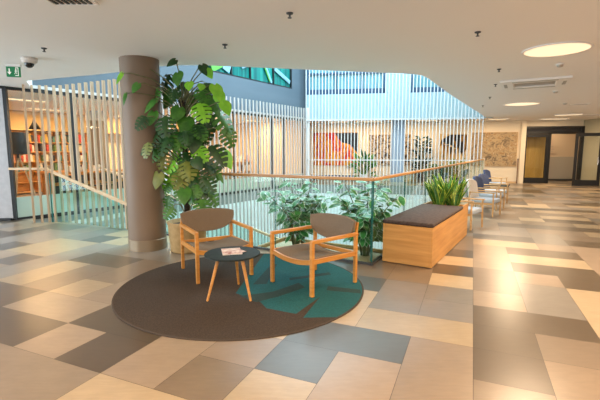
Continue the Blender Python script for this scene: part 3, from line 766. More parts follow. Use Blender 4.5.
obj('soil', box(B(), ((sl_ + bl) / 2, bw / 2, .50), (bl - sl_ - .07, bw - .064, .06)), M['soil'], bn)
bm = B(); box(bm, (sl_ / 2 - .005, bw / 2, .592), (sl_ + .01, bw + .02, .055)); obj('seat_pad', bm, M['cushion'], bn, smooth=True, bevel=.02)
# snake plants
R2 = random.Random(8)
def sword(bm, base, tip, w, fold, twist):
    base, tip = V(base), V(tip); d = tip - base; n = 7; rows = []
    side = V((math.cos(twist), math.sin(twist), 0)); side = (side - d.normalized() * side.dot(d.normalized())).normalized(); nor = d.normalized().cross(side)
    out = V((d.x, d.y, 0)) * .22
    for k in range(n + 1):
        f = k / n; ww = w * (.62 + .7 * f - 1.32 * f ** 3.2) * .5 + .0005
        c = base + d * f + out * (f * f - f)
        rows.append([bm.verts.new(c + side * ww * u + nor * (fold * abs(u) * ww)) for u in (-1, -.78, 0, .78, 1)])
    for a, b_ in zip(rows, rows[1:]):
        for q_ in range(4):
            f = bm.faces.new((a[q_], a[q_ + 1], b_[q_ + 1], b_[q_])); f.material_index = 1 if q_ in (0, 3) else 0
for k, (px, py, n, s_) in enumerate(((2.20, .16, 17, .9), (2.17, .42, 17, 1.05), (2.36, .28, 17, 1.1), (2.38, .54, 16, 1.0))):
    lab = ['snake plant with yellow-edged leaves at the near right of the bench planter', 'snake plant with tall yellow-edged leaves at the near left of the bench planter', 'snake plant with tallest yellow-edged leaves at the far right of the bench planter', 'snake plant with yellow-edged leaves at the far left of the bench planter'][k]
    p = V((1.78, 5.26)) + be * px + V((-be.y, be.x)) * py
    sp = thing('snake_plant', lab, 'plant', (p.x, p.y, .53), 0, 'snake plants in the bench planter')
    bm = B()
    for _ in range(n):
        a = R2.uniform(0, 2 * PI); r = R2.uniform(.0, .06); lean = R2.uniform(.04, .38); h_ = R2.uniform(.38, .62) * s_
        sword(bm, (r * math.cos(a), r * math.sin(a), 0), (lean * math.cos(a), lean * math.sin(a), h_), R2.uniform(.085, .12), .30, a + PI / 2 + R2.uniform(-.6, .6))
    obj('foliage', bm, [M['snake'], M['snake_edge']], sp, smooth=True)

# ------------------------------------------------------------------ monstera
mo = thing('monstera', 'tall monstera in a sand-coloured pot beside the round column', 'plant', (-1.80, 6.30, 0))
obj('pot', lathe(B(), [(0, .02), (.25, .02), (.262, .0), (.27, .02), (.305, .46), (.307, .475), (.30, .482), (.285, .475), (.275, .40), (0, .40)], 48), M['pot'], mo, smooth=True)
obj('soil', lathe(B(), [(0, .42), (.275, .42)], 32), M['soil'], mo)
obj('moss_pole', tube(B(), [(0, 0, .42), (.01, .0, 1.2), (-.01, 0, 2.35)], .045, 10), M['mosspole'], mo, smooth=True)
LEAVES = [
(-1.94,6.25,2.98,0.20,'h',0),(-1.43,6.25,2.81,0.25,'h',0),(-1.38,6.25,2.76,0.20,'h',2),(-1.45,6.04,2.53,0.17,'h',2),(-1.62,5.98,2.54,0.20,'h',2),
(-1.85,6.19,2.68,0.28,'h',1),(-2.14,6.52,2.65,0.45,'m',0),(-2.09,6.44,2.40,0.36,'h',1),(-1.75,6.42,2.48,0.55,'m',0),(-1.22,6.08,2.47,0.30,'h',2),
(-1.41,6.28,2.53,0.30,'m',0),(-1.20,6.11,2.37,0.26,'h',2),(-1.09,6.05,2.23,0.26,'h',2),(-1.45,6.01,2.18,0.40,'m',2),(-1.83,6.08,2.15,0.30,'h',1),
(-2.25,6.08,2.27,0.28,'h',1),(-2.22,6.08,2.09,0.26,'h',1),(-2.36,6.25,2.74,0.26,'n',2),(-1.98,6.33,2.09,0.22,'h',2),(-1.71,6.40,2.01,0.28,'h',1),
(-1.48,6.48,2.00,0.45,'m',0),(-1.21,6.49,2.07,0.55,'m',1),(-2.00,5.99,1.98,0.42,'m',0),(-1.33,6.32,2.35,0.30,'m',1),(-1.61,6.36,2.34,0.38,'m',1),
(-2.20,6.26,2.46,0.30,'m',1),(-1.86,6.05,2.43,0.26,'m',0),(-2.27,6.24,1.57,0.36,'m',1),(-2.35,6.09,1.60,0.20,'h',0),(-2.03,6.49,1.60,0.40,'m',2),
(-1.98,6.29,1.43,0.40,'m',2),(-1.61,6.13,1.72,0.36,'h',0),(-1.52,6.51,1.86,0.40,'m',0),(-1.31,6.30,1.53,0.50,'m',0),(-1.14,6.50,1.82,0.40,'m',1),
(-1.16,6.47,1.46,0.36,'h',2),(-1.44,6.26,1.34,0.42,'m',0),(-1.23,6.20,1.17,0.20,'n',1),(-2.03,6.32,1.16,0.50,'m',2),(-2.23,6.21,1.14,0.30,'h',3),
(-1.70,6.04,1.32,0.40,'m',3),(-1.67,6.13,0.99,0.45,'m',1),(-1.43,6.45,0.86,0.40,'m',1),(-1.74,5.97,0.93,0.30,'h',1),(-1.46,5.97,0.76,0.36,'m',1),
(-2.12,6.33,0.78,0.30,'m',1),(-2.02,6.12,0.65,0.28,'m',1),(-2.15,6.28,1.46,0.36,'m',3),(-2.26,6.24,1.78,0.40,'m',0),(-1.52,6.16,1.57,0.36,'m',2),
(-1.41,6.57,1.24,0.36,'m',1),(-1.81,6.06,1.16,0.36,'m',3),(-1.61,6.20,1.17,0.36,'m',1),(-1.79,6.07,1.77,0.40,'m',1),(-2.08,6.34,1.78,0.36,'m',0),
(-1.42,6.11,1.09,0.36,'m',0),(-1.54,6.16,0.91,0.30,'m',0),(-1.95,6.41,1.32,0.36,'m',1)
]
def monstera_leaf(bm, pos, tipdir, nor, L_, kind, mi):
    """leaf of length L_, attached at pos, midrib along tipdir; kind h heart, m split, n narrow"""
    y = V(tipdir).normalized(); n = V(nor); n = (n - y * n.dot(y)).normalized(); x = y.cross(n)
    w = L_ * {'h': .46, 'm': .52, 'n': .22}[kind]
    def P(u, v):          # u across (-1..1 of half width units), v along (0..1)
        droop = -.20 * v * v * L_; cup = -.16 * abs(u) * w * (1 if kind != 'm' else 1.2)
        return V(pos) + x * (u * w) + y * (v * L_) + n * (droop + cup)
    def half(v):          # heart outline
        v = max(0., min(1., v)); return (math.sin(PI * min(1, (v + .10) / 1.10) ** .72)) ** .8 * (1 - .18 * v) if v < 1 else 0
    N = 14
    mid = [bm.verts.new(P(0, k / N)) for k in range(N + 1)]
    for sg in (-1, 1):
        lobes = kind == 'm'
        inner = []
        for k in range(N + 1):
            v = k / N; f = .30 if lobes else 1.
            inner.append(bm.verts.new(P(sg * half(v) * f, v - (0.10 * (1 - v) if not lobes else .03) * (f > .5))))
        for k in range(N):
            fc = bm.faces.new((mid[k], mid[k + 1], inner[k + 1], inner[k])); fc.material_index = mi
        if lobes:
            nl = 5
            for q_ in range(nl):
                v0 = .02 + q_ * .19; v1 = v0 + .118
                a0, a1 = P(sg * half(v0 + .02) * .295, v0 + .02), P(sg * half(v1 + .0) * .295, v1 + .03)
                b0, b1 = P(sg * half(v0) * .74, v0 + .03), P(sg * half(v1) * .76, v1 + .06)
                c0, c1 = P(sg * half(v0) * 1.0, v0 + .075), P(sg * half(v1) * 1.0, v1 + .085)
                vs = [bm.verts.new(p) for p in (a0, a1, b1, c1, c0, b0)]
                for ix in ((0, 1, 2, 5), (5, 2, 3, 4)):
                    fc = bm.faces.new([vs[i] for i in ix]); fc.material_index = mi
        else:             # the two rounded ears at the stalk
            e0 = bm.verts.new(P(sg * half(0) * .55, -.17)); fc = bm.faces.new((mid[0], inner[0], e0)); fc.material_index = mi
LEAVES += [(-2.66, 6.06, 2.66, .22, 'n', 2), (-2.60, 6.05, 2.36, .22, 'n', 1), (-2.42, 6.03, 2.52, .20, 'h', 1), (-2.34, 6.0, 2.02, .30, 'm', 0), (-2.30, 6.0, 1.62, .30, 'm', 3)]
R4 = random.Random(77)
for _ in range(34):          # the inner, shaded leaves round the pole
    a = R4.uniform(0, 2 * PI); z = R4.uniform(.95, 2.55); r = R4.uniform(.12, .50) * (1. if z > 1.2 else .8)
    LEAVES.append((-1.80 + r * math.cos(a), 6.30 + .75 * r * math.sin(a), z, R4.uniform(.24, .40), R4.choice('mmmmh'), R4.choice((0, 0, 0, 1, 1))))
bm = B(); sb = B(); R3 = random.Random(21)
for (x, y, z, L_, kind, c) in LEAVES:
    z = min(z, 2.92)
    p = V((x + 1.80, y - 6.30, z)); a = R3.uniform(-.9, .9)
    out = V((p.x, p.y, 0)); out = out.normalized() if out.length > .05 else V((0, -1, 0))
    tip = out * .45 + V((math.sin(a) * .45, -.15, -.85 if kind != 'h' or L_ > .22 else -.55 + R3.uniform(-.2, .2)))
    nor = V((R3.uniform(-.45, .45), -.80, R3.uniform(.25, .75))) + out * .35
    att = p - tip.normalized() * L_ * .34
    monstera_leaf(bm, att, tip, nor, L_ * .84, kind, c)
    hgt = max(.5, min(2.3, att.z - .25 - .2 * R3.random())); root = V((0, 0, hgt)); midp = (root + att) / 2 + V((0, 0, .10 + .05 * R3.random()))
    tube(sb, [root, root.lerp(midp, .6) + V((0, 0, .03)), midp, att + (midp - att) * .3 + V((0, 0, .03)), att], [.011, .010, .009, .008, .006], 5)
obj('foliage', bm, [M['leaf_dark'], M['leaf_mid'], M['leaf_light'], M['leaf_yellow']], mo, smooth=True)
obj('stems', sb, M['stem'], mo, smooth=True)

# ------------------------------------------------------------------ planting bed behind the glass with two variegated fig shrubs
pb_c = CORNER - eB * 1.13 + eA * .62
pb = thing('planting_bed', 'low sand-coloured planting bed just behind the glass corner', 'planter', (pb_c.x, pb_c.y, 0), math.atan2(eB.y, eB.x))
bm = B()
for c, s_ in (((0, -.50, -.30), (2.1, .05, .5)), ((0, .50, -.30), (2.1, .05, .5)), ((-1.02, 0, -.30), (.05, .95, .5)), ((1.02, 0, -.30), (.05, .95, .5)), ((0, 0, -.52), (2.0, .95, .06))): box(bm, c, s_)
obj('trough', bm, M['pot'], pb)
obj('gravel', box(B(), (0, 0, -.30), (1.98, .94, .38)), M['pebble'], pb)
def ellleaf(bm, pos, tip, nor, L_, w):
    y = V(tip).normalized(); n = V(nor); n = (n - y * n.dot(y)).normalized(); x = y.cross(n)
    N = 6; rows = []
    for k in range(N + 1):
        v = k / N; hw = w * (math.sin(PI * (v * .96 + .02)) ** .75) * .5
        r = []
        for u in (-1, -.74, 0, .74, 1):
            r.append(bm.verts.new(V(pos) + y * v * L_ + x * u * hw + n * (-.22 * v * v * L_ - .15 * abs(u) * hw * -1)))
        rows.append(r)
    for a, b_ in zip(rows, rows[1:]):
        for q_ in range(4):
            f = bm.faces.new((a[q_], a[q_ + 1], b_[q_ + 1], b_[q_])); f.material_index = 1 if q_ in (0, 3) else 0
def fig(label, loc, H_, spread, nst, per, seed):
    R = random.Random(seed)
    t_ = thing('variegated_fig', label, 'plant', loc, 0, 'variegated figs behind the glass')
    lf_, sm = B(), B()
    for s in range(nst):
        a = 2 * PI * s / nst + R.uniform(-.3, .3); r = spread * R.uniform(.3, 1.); h_ = H_ * R.uniform(.55, 1.0)
        b_ = V((.06 * math.cos(a), .06 * math.sin(a), 0)); tip = V((r * math.cos(a), r * math.sin(a), h_))
        m1 = b_.lerp(tip, .5) + V((0, 0, .1 * h_)) - V((math.cos(a), math.sin(a), 0)) * .15 * r
        pts = [b_, b_.lerp(m1, .5) + V((0, 0, .03)), m1, m1.lerp(tip, .5) + V((0, 0, .03)), tip]
        tube(sm, pts, [.014, .012, .010, .008, .004], 5)
        for k in range(per):
            f = .26 + .74 * (k + R.random()) / per; i = min(3, int(f * 4)); p = pts[i].lerp(pts[i + 1], f * 4 - i)
            b2 = R.uniform(0, 2 * PI); d = V((math.cos(b2), math.sin(b2), R.uniform(-.35, .55)))
            q_ = p + d * R.uniform(.02, .07)
            L_ = R.uniform(.13, .235)
            ellleaf(lf_, q_, d + V((0, 0, -.2)), V((R.uniform(-.3, .3), R.uniform(-.6, .1), 1)), L_, L_ * R.uniform(.50, .64))
    obj('stems', sm, M['stem'], t_, smooth=True)
    obj('foliage', lf_, [M['ficus'], M['ficus_edge']], t_, smooth=True)
pA = CORNER - eB * 1.55 + eA * .60; pB = CORNER - eB * .42 + eA * .85
fig('bushy variegated fig shrub behind the glass, left of the right armchair back', (pA.x, pA.y, -.11), 1.26, .62, 15, 26, 3)
fig('bushy variegated fig shrub behind the glass corner, next to the bench', (pB.x, pB.y, -.11), 1.20, .56, 14, 26, 9)

# ------------------------------------------------------------------ lounge chairs along the balustrade
def make_lounge(back_m, seat_m):
    t_ = thing('lounge_chair', '', 'lounge chair')
    hw, hd_ = .30, .31
    for sx in (-1, 1):
        obj('leg', obb(B(), (sx * (hw + .01), -hd_, 0), (sx * hw, -hd_ + .01, .60), .03, .036, (0, 1, 0)), M['amberwood'], t_, bevel=.005)
        obj('leg', obb(B(), (sx * (hw + .01), hd_ + .06, 0), (sx * hw, hd_, .60), .03, .036, (0, 1, 0)), M['amberwood'], t_, bevel=.005)
        obj('armrest', obb(B(), (sx * hw, -hd_ - .03, .612), (sx * hw, hd_ + .02, .60), .06, .03), M['amberwood'], t_, bevel=.008)
        obj('side_rail', obb(B(), (sx * hw, -hd_, .33), (sx * hw, hd_, .31), .026, .05), M['amberwood'], t_)
    bm = B(); box(bm, (0, -.01, .385), (.55, .62, .11)); obj('seat', bm, seat_m, t_, smooth=True, bevel=.035)
    bm = B(); n = 10; pv = None
    for k in range(n + 1):
        u = k / n * 2 - 1; x = u * .30; y = .27 + .10 * (1 - u * u); hh = .54 - .10 * u * u * u * u
        ring = [bm.verts.new(p) for p in ((x, y - .03, .36), (x, y + .04, .36), (x * 1.02, y + .14, .38 + hh), (x * 1.02, y + .07, .38 + hh))]
        if pv:
            for a in range(4): bm.faces.new((pv[a], pv[(a + 1) % 4], ring[(a + 1) % 4], ring[a]))
        else: bm.faces.new(ring)
        pv = ring
    bm.faces.new(pv); obj('backrest', bm, back_m, t_, smooth=True, bevel=.025)
    return t_
LB = V((3.36, 8.24))
lc = None
for d, kind, lab in ((0, 0, 'off-white lounge chair with pale blue seat, directly behind the bench planter'),
                     (1.85, 0, 'off-white lounge chair with pale blue seat, second beyond the bench planter'),
                     (3.1, 1, 'navy lounge chair on pale legs, right behind the second off-white chair'),
                     (4.35, 1, 'navy lounge chair next to the far dark-topped coffee table')):
    if d == 0: lc = make_lounge(M['offwhite'], M['paleblue']); o = lc
    elif d == 3.1: ln = make_lounge(M['navy'], M['paleblue']); o = ln
    else: o = copy_tree(lc if kind == 0 else ln)
    p = LB + eA * d + V((.05 if d == 0 else .30, 0)); o.location = (p.x, p.y, 0); o.rotation_euler.z = math.radians(44 + (3 if d == 1.85 else -5 if d == 4.35 else 0))
    o.scale = (.90, .90, .95)
    o['label'] = lab; o['group'] = 'lounge chairs along the balustrade'
p = LB + eA * 5.75 + eB * .3
ct = thing('coffee_table', 'small dark-topped coffee table on pale legs beyond the navy chairs', 'table', (p.x, p.y, 0), math.radians(59.5))
obj('tabletop', box(B(), (0, 0, .46), (.72, .62, .03)), M['darktop'], ct, bevel=.006)
for sx in (-1, 1):
    for sy in (-1, 1): obj('leg', obb(B(), (sx * .32, sy * .27, 0), (sx * .31, sy * .26, .445), .035, .035, (0, 1, 0)), M['palewood'], ct)
p = LB + eA * 7.5 + V((.1, 0))
c3 = copy_tree(ln); c3.location = (p.x, p.y, 0); c3.rotation_euler.z = math.radians(45); c3['label'] = 'farthest navy lounge chair standing close to the balustrade end post'

# ------------------------------------------------------------------ corridor plants
def bush(name, label, loc, H_, R_, n, L_, mats, pot_r, pot_h, potm, seed, w=.3, up=.8):
    R = random.Random(seed); t_ = thing(name, label, 'plant', loc)
    obj('pot', lathe(B(), [(0, 0), (pot_r * .85, 0), (pot_r, pot_h), (pot_r * .92, pot_h), (pot_r * .9, pot_h - .06), (0, pot_h - .06)], 28), potm, t_, smooth=False)
    lf_, sm = B(), B()
    for k in range(n):
        a = R.uniform(0, 2 * PI); f = math.sqrt(R.random()); z = pot_h + (H_ - pot_h) * R.uniform(.05, 1.)
        r = R_ * f * (1 - .35 * abs(2 * (z - pot_h) / (H_ - pot_h) - 1))
        p = V((r * math.cos(a), r * math.sin(a), z - L_ * .4)); d = V((math.cos(a), math.sin(a), R.uniform(-.1, 1.4) * up))
        ellleaf(lf_, p, d, V((R.uniform(-.4, .4), -.7, .7)), L_ * R.uniform(.7, 1.2), L_ * w)
    for k in range(5):
        a = 2 * PI * k / 5; tube(sm, [(.04 * math.cos(a), .04 * math.sin(a), pot_h - .07), (.3 * R_ * math.cos(a), .3 * R_ * math.sin(a), pot_h + .5 * (H_ - pot_h)), (.55 * R_ * math.cos(a), .55 * R_ * math.sin(a), H_ * .92)], [.02, .014, .006], 5)
    obj('stems', sm, M['stem'], t_); obj('foliage', lf_, mats, t_, smooth=True)
    return t_
bush('potted_palm', 'green leafy pot plant in the far corridor left of the blue column', (*Wp(4.5, -.85), 0), 1.40, .48, 90, .42, [M['leaf_mid'], M['leaf_mid']], .24, .40, M['white'], 2, .22, 1.3)
bush('potted_shrub', 'tall narrow very dark green shrub in the far corridor right of the blue column', (*Wp(7.3, -.6), 0), 2.28, .38, 150, .26, [mat('leaf_blackish', (.010, .020, .010), .5), M['leaf_dark']], .22, .42, M['dark'], 4, .4, .8)
bush('potted_shrub', 'yellow-green leafy pot plant behind the far end of the balustrade', (*Fp(7.0, .9), 0), 1.15, .40, 110, .32, [noisy('leaf_olive', (.14, .16, .03), (.24, .25, .06), (9, 9, 9)), M['leaf_mid']], .26, .35, M['navy'], 6, .3, 1.)
bush('potted_shrub', 'dark green low pot plant in the corridor below the amber and black canvas', (*Fp(6.2, .75), 0), .95, .36, 90, .30, [M['leaf_dark'], M['leaf_mid']], .24, .35, M['dark'], 7, .3, 1.)

# ------------------------------------------------------------------ ceiling fittings
ROUND_W, STRIP_W, LIB_W = 80, 24, 60
def lamp_light(t_, w, l, col, watts):
    d = bpy.data.lights.new('lamp_light', 'AREA'); d.energy = watts; d.color = col
    if l: d.shape = 'RECTANGLE'; d.size = w; d.size_y = l
    else: d.shape = 'DISK'; d.size = w
    o = bpy.data.objects.new('lamp_light', d); COL.objects.link(o); o.parent = t_; o.location = (0, 0, -.035)
WARM = (1., .73, .47); WARM2 = (1., .73, .45)
def round_lamp(x, y, r, label, watts=ROUND_W):
    t_ = thing('ceiling_lamp', label, 'ceiling lamp', (x * _k, y * _k, CH), 0, 'round ceiling lamps')
    obj('ring', lathe(B(), [(r, -.001), (r + .03, -.001), (r + .03, -.018), (r, -.018)], 56), M['white'], t_)
    obj('diffuser', lathe(B(), [(0, -.013), (r, -.013)], 56), M['lampglow'], t_)
    lamp_light(t_, r * 1.9, 0, WARM, watts)
round_lamp(3.72, 6.03, .40, 'big round glowing ceiling lamp nearest, at the upper right')
round_lamp(7.0, 12.9, .46, 'smaller-looking round glowing ceiling lamp beyond the air conditioning cassette')
for k, (x, y) in enumerate(((.5, -.9), (-3.4, 2.2), (-6.6, 4.4), (6.8, 3.2), (-7.5, -1.5), (10.5, 9.5), (12.6, 14.2), (4.6, -3.6), (2.6, 1.6))):
    round_lamp(x, y, .42, 'round glowing ceiling lamp outside the view, ' + ('above and behind the camera', 'left of the rug, towards the camera', 'by the far left wall', 'right of the camera', 'in the rear left corner', 'beside the right wall', 'near the open door leaf', 'in the rear right corner', 'just right of the camera')[k], ROUND_W * (1.4, .6, .2, 1, .8, 1, 1, 1.4, 1.1)[k])
def strip_lamp(x, y, rz, l, w, label, m_=None, grp='flat strip ceiling lamps', watts=STRIP_W, col=None):
    t_ = thing('strip_lamp', label, 'ceiling lamp', (x, y, CH - .002), rz, grp)
    f_ = B()
    for c, s_ in (((0, w / 2 + .01, -.015), (l + .04, .02, .03)), ((0, -w / 2 - .01, -.015), (l + .04, .02, .03)), ((l / 2 + .01, 0, -.015), (.02, w, .03)), ((-l / 2 - .01, 0, -.015), (.02, w, .03))): box(f_, c, s_)
    obj('housing', f_, M['white'], t_)
    obj('diffuser', box(B(), (0, 0, -.012), (l, w, .016)), m_ or M['lampglow2'], t_)
    lamp_light(t_, l, w, col or WARM2, watts)
strip_lamp(10.6, 16.1, math.radians(-30), .9, .34, 'bright rectangular ceiling lamp above the hall in front of the doors')
strip_lamp(11.35, 18.2, math.radians(-10), 1.1, .34, 'bright rectangular ceiling lamp just before the door transom')
strip_lamp(8.9, 18.35, math.radians(-8), .8, .34, 'bright rectangular ceiling lamp where the slats end on the right')
for k, (s_, kk) in enumerate(((1.4, 1.5), (3.1, 1.4), (5.6, 1.3))):
    x, y = Fp(s_, kk); strip_lamp(x, y, FANG, .9, .3, ('bright strip lamp in the far corridor above the red canvas', 'bright strip lamp in the far corridor left of the blue column', 'bright strip lamp in the far corridor above the dark shrub')[k])
x, y = Dp(3.6, 1.0); strip_lamp(x, y, DANG, .8, .3, 'strip lamp inside the vestibule behind the doors', watts=9)
for k, (t, kk) in enumerate(((1.2, 2.2), (2.9, 4.6), (5.2, 2.4), (6.2, 5.0), (8.3, 2.4), (9.4, 4.8), (11, 2.2))):
    x, y = Lp(t, kk); strip_lamp(x, y, LA, 1.2, .35, 'strip ceiling lamp inside the library, ' + ('nearest the floor lamp', 'before the bookshelf', 'near the grey library column', 'over the far reading tables', 'seen through the pale slats', 'deep behind the pale slats', 'at the far end')[k], None, 'library strip lamps', LIB_W, (1., .62, .30))

def sprinkler(x, y, label):
    t_ = thing('sprinkler', label, 'sprinkler', (x * _k, y * _k, CH), 0, 'ceiling sprinklers')
    t_.scale = (.82, .82, .82)
    obj('rosette', lathe(B(), [(0, 0), (.045, 0), (.042, -.012), (.018, -.02), (0, -.02)], 20), M['dark'], t_)
    obj('head', lathe(B(), [(.012, -.018), (.012, -.05), (.026, -.056), (.026, -.062), (0, -.062)], 14), M['dark'], t_)
for x, y, l_ in ((-3.67, 5.96, 'small dark ceiling sprinkler near the dome camera'), (-1.04, 5.76, 'small dark ceiling sprinkler above the tall monstera'), (-.11, 4.48, 'small dark ceiling sprinkler nearest, at the top middle of the view'),
                 (2.2, 5.17, 'small dark ceiling sprinkler left of the big round lamp'), (3.59, 7.45, 'small dark ceiling sprinkler between big round lamp and cassette'), (4.35, 9.15, 'small dark ceiling sprinkler at the left end of the cassette'),
                 (5.24, 11.3, 'small dark ceiling sprinkler beyond the cassette, left of the farther round lamp'), (6.0, 13.4, 'farthest small dark ceiling sprinkler near the edge of the atrium opening')): sprinkler(x, y, l_)
def detector(x, y, label):
    t_ = thing('smoke_detector', label, 'smoke detector', (x * _k, y * _k, CH), 0, 'smoke detectors')
    obj('base', lathe(B(), [(0, 0), (.065, 0), (.065, -.018), (0, -.018)], 24), M['white'], t_)
    obj('sensor', lathe(B(), [(.05, -.018), (.042, -.045), (.02, -.052), (0, -.052)], 24), M['steel'], t_, smooth=True)
detector(4.42, 7.03, 'white smoke detector just beyond the big round lamp'); detector(6.34, 10.17, 'white smoke detector beyond the cassette'); detector(8.24, 12.71, 'white smoke detector right of the farther round lamp')
# air conditioning cassette
acn = thing('ceiling_cassette', 'square cream air conditioning cassette in the ceiling between the round lamps', 'air conditioner', (5.08 * _k, 8.92 * _k, CH), math.radians(-29))
bm = B()
for c, s_ in (((0, .45, -.02), (1.24, .28, .04)), ((0, -.45, -.02), (1.24, .28, .04)), ((.5, 0, -.02), (.24, .62, .04)), ((-.5, 0, -.02), (.24, .62, .04))): box(bm, c, s_)
obj('panel', bm, M['white'], acn, bevel=.008)
bm = B()
for k in range(9): box(bm, (0, -.28 + k * .07, -.012), (.74, .035, .012))
obj('intake_grille', bm, M['steel'], acn)
for c, s_ in (((0, .47, -.042), (.8, .07, .006)), ((0, -.47, -.042), (.8, .07, .006)), ((.53, 0, -.042), (.06, .5, .006)), ((-.53, 0, -.042), (.06, .5, .006))):
    obj('air_flap', box(B(), c, s_), M['greywall'], acn)
# ventilation grilles
def vent(x, y, rz, l, w, label, m_):
    t_ = thing('ceiling_vent', label, 'vent', (x * _k, y * _k, CH), rz, 'ceiling vents')
    bm = B()
    for c, s_ in (((0, w / 2, -.008), (l, .02, .016)), ((0, -w / 2, -.008), (l, .02, .016)), ((l / 2, 0, -.008), (.02, w, .016)), ((-l / 2, 0, -.008), (.02, w, .016))): box(bm, c, s_)
    obj('frame', bm, M['ceiling'], t_)
    bm = B(); n = max(3, int(l / .055))
    for k in range(n): obb(bm, (-l / 2 + .03 + k * (l - .04) / n, -w / 2 + .01, -.006), (-l / 2 + .03 + k * (l - .04) / n, w / 2 - .01, -.006), .026, .010)
    obj('slots', bm, m_, t_)
vent(-2.23, 4.05, math.radians(0), .42, .30, 'slotted dark air vent in the ceiling at the top left', M['black'])
vent(8.9, 13.0, math.radians(-25), .5, .22, 'slim ceiling vent right of the farther round lamp', M['greywall'])
vent(12.0, 16.9, math.radians(-15), .8, .22, 'slim ceiling vent near the open door leaf', M['greywall'])
# dome camera
dc_ = thing('dome_camera', 'white ceiling camera with black dome beside the green exit sign', 'security camera', (-4.30 * _k, 6.58 * _k, CH))
obj('housing', lathe(B(), [(0, 0), (.115, 0), (.105, -.06), (.07, -.085), (0, -.085)], 32), M['offwhite'], dc_, smooth=True)
bm = B(); bmesh.ops.create_uvsphere(bm, u_segments=20, v_segments=12, radius=.066, matrix=Matrix.Translation((0, -.01, -.085))); obj('dome', bm, mat('smoked_dome', (.01, .01, .01), .1), dc_, smooth=True)
# exit sign hanging from the ceiling
ex = thing('exit_sign', 'green exit sign with white arrow and running figure, top left', 'exit sign', (-4.87 * _k, 7.02 * _k, CH), math.radians(12))
ex.scale = (.76, 1, .82)
obj('box', box(B(), (0, 0, -.155), (.27, .03, .20)), M['green'], ex, bevel=.004)
obj('bracket', box(B(), (0, 0, -.03), (.30, .05, .05)), M['white'], ex)
def flat(bm, pts, y=-.0175):
    f = bm.faces.new([bm.verts.new((x, y, z - .155)) for x, z in pts]); return f
bm = B()
flat(bm, [(-.085, .06), (-.060, .06), (-.060, -.01), (-.085, -.01)]); flat(bm, [(-.115, -.005), (-.03, -.005), (-.0725, -.06)])
obj('arrow', bm, M['signwhite'], ex)
bm = B()
for pts in ([(.045, .085), (.105, .085), (.105, .07), (.045, .07)], [(.09, .07), (.105, .07), (.105, -.08), (.09, -.08)], [(.035, -.065), (.09, -.065), (.09, -.08), (.035, -.08)]): flat(bm, pts)
obj('doorway', bm, M['signwhite'], ex)
bm = B()
r = bmesh.ops.create_circle(bm, cap_ends=True, segments=12, radius=.014, matrix=Matrix.Translation((.055, -.0176, -.155 + .05)) @ Matrix.Rotation(PI / 2, 4, 'X'))
for pts in ([(.045, .034), (.066, .034), (.060, -.008), (.042, -.004)], [(.060, .03), (.082, .012), (.078, .004), (.057, .018)], [(.046, .03), (.026, .014), (.030, .006), (.050, .020)],
            [(.052, -.004), (.062, -.008), (.074, -.04), (.064, -.044)], [(.042, -.002), (.052, -.006), (.044, -.03), (.022, -.045), (.016, -.037), (.034, -.025)]): flat(bm, pts, -.0178)
obj('running_figure', bm, M['signwhite'], ex)

# ------------------------------------------------------------------ inside the library
def LT3(t, k, z=0): return (*Lp(t, k), z)
bs = thing('bookshelf', 'red-brown wall bookshelf full of books at the back of the library', 'bookshelf', LT3(3.5, 6.15), LA + PI)
# local x runs along the wall (reversed), y towards the back is negative -> shelf depth along -y
bm = B(); box(bm, (0, -.135, 1.14), (2.9, .02, 2.28)); obj('back_panel', bm, M['shelfwood'], bs)
zs = (.06, .42, .80, 1.16, 1.53, 1.88, 2.25)
for z in zs: obj('shelf', box(B(), (0, .0, z), (2.9, .26, .03)), M['shelfwood'], bs)
for x in (-1.45, -.48, .48, 1.45): obj('upright', box(B(), (x, .0, 1.14), (.03, .26, 2.28)), M['shelfwood'], bs)
RB = random.Random(17)
bcols = [mat('book_cloth_%s' % n_, c, .6) for n_, c in (('cream', (.66, .58, .44)), ('brown', (.16, .07, .03)), ('red', (.48, .06, .03)), ('ochre', (.58, .36, .08)), ('teal', (.06, .22, .22)), ('grey', (.26, .25, .24)), ('dark', (.03, .03, .04)), ('rose', (.55, .26, .18)), ('white', (.72, .70, .66)), ('green', (.12, .22, .08)))]
cn = ['cream', 'brown', 'red', 'ochre', 'teal', 'grey', 'black', 'rose', 'white', 'green']
levels = ['fourth', 'third', 'second', 'top']
mtx = Matrix.Translation(LT3(3.5, 6.15)) @ Matrix.Rotation(LA + PI, 4, 'Z')
base_book = {}
def book(loc, rz, w, d, h_, ci, label, group):
    t_ = thing('book', label, 'book', loc, rz, group)
    bm = B(); box(bm, (0, 0, h_ / 2), (w, d, h_)); obj('cover', bm, bcols[ci], t_)
    bm = B(); box(bm, (0, -.003, h_ / 2 + .002), (w * .8, d - .004, h_ - .002)); obj('pages', bm, M['paperwhite'], t_)
    return t_
bays = ['right', 'middle', 'left']
for li, z in enumerate(zs[2:6]):
    for bi, (xa, xb) in enumerate(((-1.42, -.51), (-.45, .45), (.51, 1.42))):
        x = xa + .02; k = 0
        if li == 3 and bi == 0: x = -.80
        while x < xb - .08 and k < 8:
            if RB.random() < .22: x += RB.uniform(.05, .2); continue
            w = RB.uniform(.05, .10); h_ = RB.uniform(.20, .30); ci = RB.randrange(10)
            p = mtx @ V((x + w / 2, .02, z + .015))
            if x + w > xb - .01: break
            book(p, LA + PI, w, .19, h_, ci, '%s spine on the %s board, %s bay of the library bookshelf' % (cn[ci], ('third lowest', 'middle', 'third highest', 'second highest')[li], bays[bi]), 'books in the %s bay, %s board' % (bays[bi], cn[ci]))
            x += w + .004; k += 1
p = mtx @ V((-1.10, .04, 1.897))
rb = thing('red_box', 'bright red box lying on the upper right of the library bookshelf', 'box', p, LA + PI)
